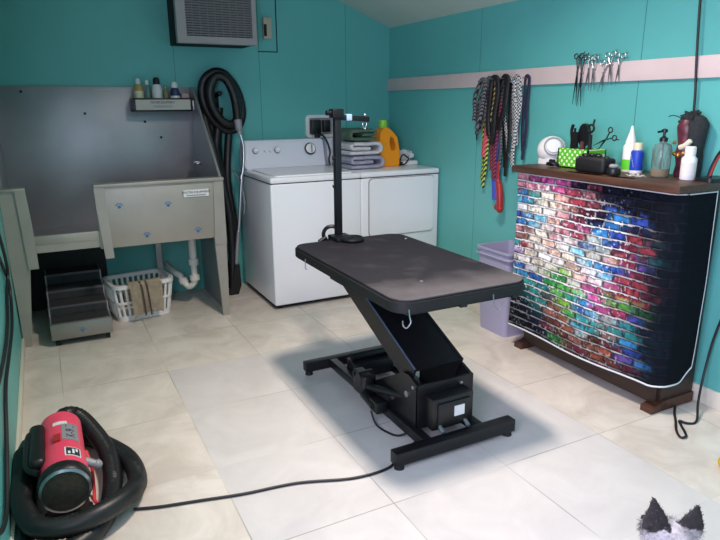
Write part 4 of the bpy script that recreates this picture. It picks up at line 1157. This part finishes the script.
b = BM(); lathe(b, [(.021, .036), (.023, .042), (.016, .05)], (-.30, -2.59, Z0), 16); obj('lid_knob', b, 'grey_plastic', o)
for o in list(C.objects):
    if o.parent is None and o.name.split('.')[0] in ('tool_box', 'slicker_brush', 'dematting_comb', 'pin_brush', 'nail_clipper', 'rat_tail_comb', 'grooming_shears', 'blade_cord'): o.location.y -= .048
    if o.parent is None and o.name in ('clipper_pouch', 'lidded_tin'): o.location.y -= .03
# papers
for i, (x, y, w_, h_, a, z, lbl) in enumerate(((-.356, -2.50, .03, .20, .03, 0, 'flat white paper strip along the cabinet edge below the black pouch'), (-.25, -2.70, .05, .085, -.2, 0, 'crumpled white tissue between the cone bottle and the pump bottle'), (-.335, -2.70, .03, .12, .1, 0, 'narrow grey paper slip in front of the pump bottle'))):
    b = BM(); n_ = 8
    V = [[b.verts.new((x+w_*(p/n_-.5), y+h_*(q/n_-.5), Z0+.0004+(0 if i != 1 else .022*max(0, noise.noise(Vector((p*.9, q*.9, i*3))))))) for q in range(n_+1)] for p in range(n_+1)]
    for p in range(n_):
        for q in range(n_): b.faces.new((V[p][q], V[p+1][q], V[p+1][q+1], V[p][q+1]))
    bmesh.ops.solidify(b, geom=b.faces[:], thickness=.001)
    bmesh.ops.rotate(b, cent=(x, y, Z0), matrix=Matrix.Rotation(a, 3, 'Z'), verts=b.verts)
    o = obj(('paper_strip', 'tissue', 'paper_slip')[i], b, 'paper'); tag(o, lbl, 'paper')
# cone-topped squeeze bottle
sq = thing('squeeze_bottle', 'white squeeze bottle with long cone tip and lime base band', 'bottle', (-.12, -2.552, Z0))
c = (-.12, -2.552, Z0)
b = BM(); lathe(b, [(.030, 0), (.032, .004), (.032, .12), (.026, .132)], c); obj('bottle_body', b, 'white_plastic', sq)
b = BM(); lathe(b, [(.025, .13), (.024, .145), (.012, .185), (.005, .215), (.003, .218)], c); obj('nozzle', b, 'white_plastic', sq)
b = BM(); lathe(b, [(.0326, .012), (.0326, .06)], c, close=False); obj('label_band', b, 'lime', sq)
sp_ = thing('spray_can', 'short blue can with white cap beside the cone tipped bottle', 'can', (-.14, -2.612, Z0))
c = (-.14, -2.612, Z0)
b = BM(); lathe(b, [(.028, 0), (.029, .003), (.029, .10), (.022, .108)], c); obj('can_body', b, 'blue', sp_)
b = BM(); lathe(b, [(.021, .106), (.021, .135), (.017, .142)], c); obj('cap', b, 'pale_yellow', sp_)
b = BM(); lathe(b, [(.0294, .0), (.0294, .014)], c, close=False); obj('base_band', b, 'label_white', sp_)
b = BM()
for a in range(5): 
    q = BM(); box(q, -.17, -.1695, -2.62+a*.004, -2.618+a*.004, Z0+.03+a*.012, Z0+.038+a*.012); merge(b, q)
o = obj('print_marks', b, 'label_white', sp_)
# pump bottle, clear with a little amber soap
pb = thing('pump_bottle', 'clear ribbed pump bottle with black pump and a little amber liquid', 'bottle', (-.17, -2.765, Z0))
c = (-.17, -2.765, Z0)
b = BM()
lathe(b, [(.036, 0), (.039, .004), (.040, .125), (.034, .142), (.015, .152), (.015, .16)], c, 28)
for v in b.verts:
    d_ = Vector((v.co.x-c[0], v.co.y-c[1], 0))
    if .02 < v.co.z-Z0 < .14: pass
obj('bottle_body', b, 'clear', pb)
b = BM(); lathe(b, [(.0345, .004), (.0365, .008), (.037, .036), (0, .036)], c, 28); obj('soap', b, 'amber', pb)
b = BM(); lathe(b, [(.017, .156), (.017, .172), (.010, .176), (.006, .18), (.006, .195), (.013, .197), (.013, .208), (.006, .212)], c, 16)
cyl(b, (c[0], c[1], Z0+.203), (c[0]-.03, c[1]+.01, Z0+.198), .005); cyl(b, (c[0], c[1], Z0+.01), (c[0], c[1], Z0+.16), .003)
obj('pump', b, 'black_plastic', pb)
b = BM()
for k in range(14):
    a = 2*PI*k/14; cyl(b, (c[0]+.0395*math.cos(a), c[1]+.0395*math.sin(a), Z0+.045), (c[0]+.0395*math.cos(a+.3), c[1]+.0395*math.sin(a+.3), Z0+.125), .0018, seg=6)
obj('ribs', b, 'clear', pb)
# dark figurine
fg = thing('decorative_figurine', 'tall dark maroon figurine with tufted black top by the hanging cord', 'figurine', (-.075, -2.82, Z0))
c = (-.068, -2.80, Z0)
b = BM(); lathe(b, [(.03, 0), (.035, .01), (.028, .05), (.038, .10), (.030, .14), (.038, .19), (.042, .22), (.03, .25)], c, 20)
obj('carved_body', b, 'maroon', fg)
b = BM(); lathe(b, [(.034, .0), (.038, .04), (.034, .12), (.040, .18), (.044, .235), (.028, .26), (.012, .27)], (-.06, -2.845, Z0), 20); obj('dark_back', b, 'feather', fg)
b = BM()
for k in range(90):
    a = random.random()*2*PI; e = random.uniform(-.2, 1.1); L_ = random.uniform(.04, .065)
    p0 = Vector((c[0]+.01, c[1]-.012, Z0+.235)); d_ = Vector((math.cos(a)*math.cos(e)*.8, math.sin(a)*math.cos(e), math.sin(e)))
    tube(b, [p0, p0+d_*L_*.6+Vector((0, 0, .01)), p0+d_*L_], [.013, .012, .003], sec=5)
obj('tuft', b, 'feather', fg)
b = BM(); sph(b, (c[0]-.022, c[1]-.045, Z0+.212), .018, 12, .6, 1.3, .9); obj('gold_oval', b, 'gold', fg)
b = BM(); tube(b, smooth([(c[0]-.04, c[1]-.005, Z0+.13), (c[0]-.042, c[1]-.03, Z0+.14), (c[0]-.04, c[1]-.055, Z0+.165)], 5), [.012]*10+[.004], sec=8); obj('tusk', b, 'bone', fg)
for y, z, r in ((-2.78, .10, .010), (-2.80, .095, .012), (-2.825, .105, .010), (-2.85, .12, .011), (-2.775, .15, .008)):
    b = BM(); sph(b, (c[0]-.04, y, Z0+z), r, 10); obj('bead', b, 'gold', fg)
b = BM(); tube(b, smooth([(c[0]-.01, c[1]+.02, Z0+.255), (c[0]-.02, c[1]+.06, Z0+.268), (c[0]-.02, c[1]+.085, Z0+.262)], 5), .0022, sec=6); obj('feather_quill', b, 'feather', fg)
wb = thing('lotion_bottle', 'white lotion bottle in front of the maroon figurine', 'bottle', (-.17, -2.9, Z0))
c = (-.165, -2.898, Z0)
b = BM(); lathe(b, [(.029, 0), (.031, .003), (.031, .09), (.021, .103), (.021, .108)], c); obj('bottle_body', b, 'white_plastic', wb)
b = BM(); lathe(b, [(.0225, .106), (.0225, .138), (.019, .142)], c); obj('cap', b, 'white_plastic', wb)
b = BM(); lathe(b, [(.0313, .03), (.0313, .075)], c, close=False); obj('label_band', b, 'paper', wb)
sn = thing('phone_stand', 'black angled stand at the right end of the cabinet top', 'stand', (-.10, -2.985, Z0))
b = BM(); prism(b, rrect(-.18, -.03, -3.02, -2.935, .02), 'z', Z0, Z0+.014); obj('foot_plate', b, 'black_plastic', sn)
b = BM(); tube(b, smooth([(-.10, -2.955, Z0+.014), (-.10, -2.965, Z0+.06), (-.10, -2.985, Z0+.11), (-.10, -3.01, Z0+.138), (-.10, -3.05, Z0+.145), (-.10, -3.08, Z0+.12)], 6), 1., sec=8, flat=(.011, .009)); obj('arm', b, 'black_plastic', sn)
b = BM(); tube(b, smooth([(-.113, -2.968, Z0+.02), (-.113, -2.98, Z0+.07), (-.113, -3.0, Z0+.112)], 6), .004, sec=6); obj('red_strip', b, 'red_shiny', sn)

# cords on the right
b = BM(); tube(b, smooth([(-.012, -2.735, 1.97), (-.03, -2.755, 1.80), (-.03, -2.775, 1.55), (-.022, -2.785, 1.40), (-.016, -2.79, 1.2), (-.016, -2.795, 1.062)], 10), .0055, sec=8)
o = obj('drop_cable', b, 'cord'); tag(o, 'thin black cord hanging down the right wall behind the figurine', 'cord')
b = BM(); tube(b, smooth([(-.16, -2.99, .006), (-.22, -3.03, .006), (-.28, -3.08, .006), (-.35, -3.135, .006), (-.385, -3.18, .006), (-.355, -3.185, .008), (-.30, -3.12, .012), (-.275, -3.095, .012), (-.25, -3.12, .006), (-.20, -3.125, .008), (-.12, -3.07, .06), (-.05, -3.035, .18), (-.024, -3.04, .35), (-.020, -3.08, .52), (-.014, -3.14, .66), (-.010, -3.19, .85), (-.010, -3.21, 1.1), (-.006, -3.21, 1.4)], 10), .0055, sec=8)
o = obj('floor_cord', b, 'cord'); tag(o, 'black cord looped on the floor and rising along the right wall', 'cord')
b = BM()
for k in range(3): torus(b, (-.018-.012*k, -3.075-.008*k, .80-.01*k), .052+.004*k, .006, (1, .1, 0), 24, 6)
o = obj('cable_bundle', b, 'cord'); tag(o, 'black coiled cable on the wall just right of the cloth covered cabinet', 'cable')
b = BM(); cyl(b, (0, -3.075, .84), (-.055, -3.075, .84), .004, seg=8); obj('nail', b, 'silver', o)

# ------------------------------------------------------------------ leashes on the rail board
GL = 'leashes hanging on the rail board'
def leash(name, label, y, top, bot, w, m, x=-.035, sway=0., handle=None, spread=.02, t=.0028):
    """a flat strap doubled over a peg, both legs hanging"""
    th = thing(name, label, 'leash', (x, y, top), GL)
    L_ = top-bot; P = []
    yb_ = y+sway
    for k in range(9): f = k/8; P.append((x-.006*math.sin(f*5), yb_-spread*.6+(y-yb_)*f-spread*.5*math.sin(f*PI)+.006*math.sin(f*9+y*40), bot+L_*f*.985))
    P.append((x+.004, y, top+.004))
    for k in range(9): f = 1-k/8; P.append((x+.012+.004*math.sin(f*6), yb_+spread*.6+(y-yb_)*f+spread*.5*math.sin(f*PI)+.006*math.sin(f*8+y*30), bot+.05+(L_-.05)*f*.985))
    b = BM(); tube(b, smooth(P, 5), 1., sec=8, flat=(t*2.2, w*1.35, (0, 1, 0))); obj('strap', b, m, th)
    b = BM(); cyl(b, (-.017, y, top-.006), (x-.028, y, top-.004), .004, seg=8); obj('peg', b, 'silver', th)
    if handle: handle(th)
    return th
def ring_clip(th, y, z, x, m='silver'):
    b = BM(); torus(b, (x, y, z), .014, .004, (1, 0, 0), 16, 6); cyl(b, (x, y, z-.014), (x, y, z-.05), .006, .004, 10); obj('snap_clip', b, m, th)
leash('hanging_leash', 'black flecked leash, short bundle at the left of the leashes', -1.325, 1.51, 1.19, .010, 'w_black', -.045, .07, lambda th: ring_clip(th, -1.262, 1.19, -.045, 'black_plastic'), .035)
leash('hanging_leash', 'lime and black striped leash low on the left of the bundle', -1.36, 1.50, .835, .013, 'w_lime', -.04, .035, None, .03)
leash('hanging_leash', 'coral red leash ending beside the lime striped one', -1.39, 1.51, 1.04, .016, 'w_red', -.05, .055, None, .022)
leash('hanging_leash', 'gold and black patterned leash showing between the black ones at the top of the bundle', -1.43, 1.50, 1.18, .012, 'w_gold', -.065, .04, None, .022)
leash('hanging_leash', 'maroon diagonal striped leash in the middle of the bundle', -1.455, 1.515, .905, .015, 'w_maroon', -.055, .01, None, .028)
leash('hanging_leash', 'plain purple blue leash hanging low behind the red handle', -1.44, 1.50, .765, .017, 'purple', -.035, -.01, None, .012)
def red_handle(th):
    b = BM(); tube(b, smooth([(-.062, -1.515, 1.02), (-.068, -1.525, .93), (-.07, -1.53, .90)], 5), 1., sec=8, flat=(.004, .014, (0, 1, 0))); obj('red_strap', b, 'red_shiny', th)
    b = BM(); tube(b, smooth([(-.068, -1.53, .905), (-.072, -1.552, .86), (-.075, -1.565, .80), (-.075, -1.57, .735)], 6), [.016]*4+[.022]*15, sec=12); sph(b, (-.075, -1.568, .725), .027, 12, .8, 1, 1); sph(b, (-.07, -1.535, .73), .02, 12); obj('grip', b, 'red_shiny', th)
leash('hanging_leash', 'black leash with a shiny red padded grip at its lower end', -1.50, 1.515, .99, .010, 'w_black', -.055, -.012, red_handle, .016)
leash('hanging_leash', 'black and white checked leash forming a loop on the right of the bundle', -1.565, 1.515, 1.0, .013, 'w_bwdot', -.045, -.035, None, .05)
leash('hanging_leash', 'solid black leash with knotted top behind the checked one', -1.535, 1.52, .93, .011, 'black_rubber', -.032, -.005, None, .03)
leash('hanging_leash', 'black leash with thick doubled top between gold and maroon leashes', -1.405, 1.525, 1.26, .014, 'w_black', -.085, .02, None, .03, .005)
leash('hanging_leash', 'wide black and white checked strap at the back right of the bundle', -1.60, 1.52, 1.13, .020, 'w_bwdot', -.03, -.005, None, .03)
leash('hanging_leash', 'glossy black leash crossing the top right of the bundle', -1.545, 1.53, 1.22, .015, 'black_rubber', -.075, .05, None, .04, .005)
leash('hanging_leash', 'black leash looped short in front at the left of the bundle', -1.36, 1.52, 1.22, .012, 'w_black', -.10, .055, None, .045, .006)
leash('hanging_leash', 'black leash with knotted end in front of the maroon striped one', -1.485, 1.53, 1.13, .013, 'black_rubber', -.105, .02, None, .04, .006)
leash('hanging_leash', 'thin navy leash hanging by itself right of the bundle', -1.695, 1.53, 1.045, .009, 'w_navy', -.032, .0, None, .022)

# ------------------------------------------------------------------ shears on the board
GS = 'grooming shears hanging on the rail board'
for y, z, L_, op, an, lb_ in ((-2.085, 1.545, .29, 5, .02, 'long straight shears hanging first from the left on the rail board'),
                        (-2.125, 1.535, .29, 5, .0, 'long straight shears hanging second from the left on the rail board'),
                        (-2.165, 1.555, .19, 8, .06, 'short shears with upright rings third on the rail board'),
                        (-2.205, 1.55, .18, 7, -.05, 'short shears just left of the gap on the rail board'),
                        (-2.265, 1.53, .16, 9, .15, 'curved looking shears hanging low in the middle of the rail board'),
                        (-2.312, 1.565, .17, 8, -.08, 'short shears second from the right on the rail board'),
                        (-2.358, 1.56, .15, 9, .05, 'short shears hanging last at the right on the rail board')):
    shears('hanging_shears', lb_, (-.0275-.011*(int(round(-y*1000)) // 40 % 2), y, z), an, L_, 'shear_steel' if L_ > .2 else 'silver', GS, open_=op)

# ------------------------------------------------------------------ yellow ball at the right edge
b = BM(); sph(b, (-.44, -3.415, .032), .032, 20)
o = obj('rubber_ball', b, 'yellow'); tag(o, 'mustard yellow ball on the floor at the right edge', 'ball')

# ------------------------------------------------------------------ dog
def dog():
    th_ = math.radians(0)
    F = Vector((.42, .90, 0)).normalized(); Rr = Vector((F.y, -F.x, 0)); U = Vector((0, 0, 1))
    H = Vector((-1.435, -3.859, .368))     # head centre
    def L(f, r, u): return H+F*f+Rr*r+U*u
    b = BM()
    def ell(c, rad, ax=(F, Rr, U)):
        q = BM(); bmesh.ops.create_icosphere(q, subdivisions=3, radius=1)
        for v in q.verts: v.co = Vector(c)+ax[0]*v.co.x*rad[0]+ax[1]*v.co.y*rad[1]+ax[2]*v.co.z*rad[2]
        merge(b, q)
    ell(L(0, 0, 0), (.062, .056, .056)); ell(L(.055, 0, -.018), (.045, .033, .030)); ell(L(.088, 0, -.024), (.026, .024, .022))
    def limb(pts, rs): tube(b, smooth(pts, 5), [rs[min(len(rs)-1, int(i/5))]+(rs[min(len(rs)-1, int(i/5)+1)]-rs[min(len(rs)-1, int(i/5))])*((i % 5)/5) for i in range(5*(len(pts)-1)+1)], sec=12)
    limb([L(-.01, 0, -.02), L(-.06, 0, -.075), L(-.11, 0, -.12)], [.05, .055, .07])          # neck
    limb([L(-.09, 0, -.13), L(-.18, 0, -.135), L(-.28, 0, -.125), L(-.37, 0, -.12)], [.075, .078, .068, .06])  # trunk
    ell(L(-.13, 0, -.15), (.09, .068, .085))
    zf = H.z
    for s in (-1, 1):
        limb([L(-.11, .045*s, -.16), L(-.12, .05*s, -.22), L(-.105, .05*s, -.275), L(-.10, .05*s, -zf+.018)], [.036, .025, .018, .017]); ell(L(-.088, .05*s, -zf+.014), (.028, .02, .014))
        limb([L(-.35, .045*s, -.14), L(-.335, .052*s, -.20), L(-.40, .05*s, -.26), L(-.385, .05*s, -zf+.018)], [.048, .034, .017, .016]); ell(L(-.372, .05*s, -zf+.014), (.028, .02, .014))
    limb([L(-.41, 0, -.10), L(-.45, 0, -.05), L(-.46, 0, 0)], [.018, .013, .006])             # tail
    ears = []
    for s, tip in ((-1, L(.0, -.056, .142)), (1, L(.0, .060, .118))):
        base = L(-.005, .040*s, .035)
        ax = (tip-base); hgt = ax.length; ax.normalize(); q = BM(); n_ = 12
        out = Rr*s; side = (out-ax*out.dot(ax)).normalized(); fr = ax.cross(side)
        rings_ = []
        for k in range(9):
            f = k/8; w_ = .030*(1-f**1.7)*(1+.25*math.sin(f*PI))+.0025; t_ = .010*(1-f)+.003
            rings_.append([q.verts.new(base+ax*(hgt*f-.012)+side*math.cos(2*PI*i/n_)*w_+fr*math.sin(2*PI*i/n_)*t_) for i in range(n_)])
        for A_, B_ in zip(rings_, rings_[1:]):
            for i in range(n_): q.faces.new((A_[i], A_[(i+1) % n_], B_[(i+1) % n_], B_[i]))
        q.faces.new(rings_[0][::-1]); q.faces.new(rings_[-1]); merge(b, q)
        ears.append((base, ax, hgt))
    def coat(p):
        for base, ax, hgt in ears:
            d = (p-base).dot(ax); off = ((p-base)-ax*d).length
            if d > .012+.006*noise.noise(p*60) and off < .034: return vmix((.012, .010, .010), (.036, .030, .030), .5+.5*noise.noise(p*90))
        d = p-H
        hd = d.length
        g_ = .5+.5*noise.noise(p*28)
        if hd < .075: return vmix((.26, .24, .245), (.58, .55, .55), g_)
        return vmix((.10, .095, .10), (.32, .30, .30), g_)
    me = bpy.data.meshes.new('dogtmp'); bmesh.ops.recalc_face_normals(b, faces=b.faces[:]); b.to_mesh(me); b.free()
    t = bpy.data.objects.new('dogtmp', me); C.objects.link(t)
    rm = t.modifiers.new('r', 'REMESH'); rm.mode = 'VOXEL'; rm.voxel_size = .005
    sm = t.modifiers.new('s', 'SMOOTH'); sm.iterations = 3; sm.factor = .5
    dg = bpy.context.evaluated_depsgraph_get(); m2 = bpy.data.meshes.new_from_object(t.evaluated_get(dg)); bpy.data.objects.remove(t)
    b = BM(); b.from_mesh(m2); lay = b.loops.layers.float_color.new('coat')
    for f in b.faces:
        for l in f.loops: l[lay] = (*coat(l.vert.co), 1)
    base = (H.x-F.x*.2, H.y-F.y*.2, 0)
    root = thing('small_dog', 'small grey dog with dark pricked ears seen from behind', 'dog', base)
    tris = [(f.calc_center_median(), f.normal.copy()) for f in b.faces]
    obj('body', b, 'fur', root, angle=180)
    # short tufts of hair
    hb = BM(); lay = hb.loops.layers.float_color.new('coat'); rnd = random.Random(3)
    cand = [t_ for t_ in tris if (t_[0]-H).length < .16] 
    for k in range(4200):
        p, n_ = rnd.choice(cand if k < 3000 else tris)
        earish = any((p-ba).dot(a_) > .01 and ((p-ba)-a_*((p-ba).dot(a_))).length < .045 for ba, a_, h_ in ears)
        ln = rnd.uniform(.003, .007) if earish else rnd.uniform(.008, .018)
        d = (n_+Vector((rnd.uniform(-.6, .6), rnd.uniform(-.6, .6), rnd.uniform(-.6, .6)))+(U*.9 if earish else -F*.5)).normalized()
        s_ = d.cross(n_)
        if s_.length < .05: continue
        s_ = s_.normalized()*.0011
        f = hb.faces.new((hb.verts.new(p-s_), hb.verts.new(p+s_), hb.verts.new(p+d*ln)))
        cc = coat(p); 
        if earish and rnd.random() < .12: cc = (.2, .18, .17)
        for l in f.loops: l[lay] = (*cc, 1)
    h = obj('hair_tufts', hb, 'fur', root, angle=180); h['kind'] = 'stuff'
    eb = BM()
    for s in (-1, 1): sph(eb, L(.055, .022*s, .012), .008, 10)
    obj('eyes', eb, 'black_plastic', root)
    nb = BM(); sph(nb, L(.113, 0, -.018), .010, 10, 1, 1.2, .8); obj('nose', nb, 'black_rubber', root)
dog()

# ------------------------------------------------------------------ lights
def area(name, loc, rot, sx, sy, power, col):
    l = bpy.data.lights.new(name, 'AREA'); l.shape = 'RECTANGLE'; l.size = sx; l.size_y = sy; l.energy = power; l.color = col
    o = bpy.data.objects.new(name, l); C.objects.link(o); o.location = loc; o.rotation_euler = rot; return o
lp = area('ceiling_lamp', (-1.50, -2.64, 2.50), (0, 0, 0), .30, .30, 52, (1, .86, .76)); lp.data.spread = math.radians(140)
area('window_daylight', (WL-.03, (wy0+wy1)/2, (wz0+wz1)/2), (0, -PI/2, 0), wz1-wz0, wy1-wy0, 94, (.79, .72, 1))
wld = bpy.data.worlds.new('sky'); scn.world = wld; wld.use_nodes = True
wld.node_tree.nodes['Background'].inputs[0].default_value = (.6, .75, 1, 1); wld.node_tree.nodes['Background'].inputs[1].default_value = 1.
scn.view_settings.view_transform = 'Standard'; scn.view_settings.look = 'None'; scn.view_settings.exposure = 0.0; scn.view_settings.gamma = 1
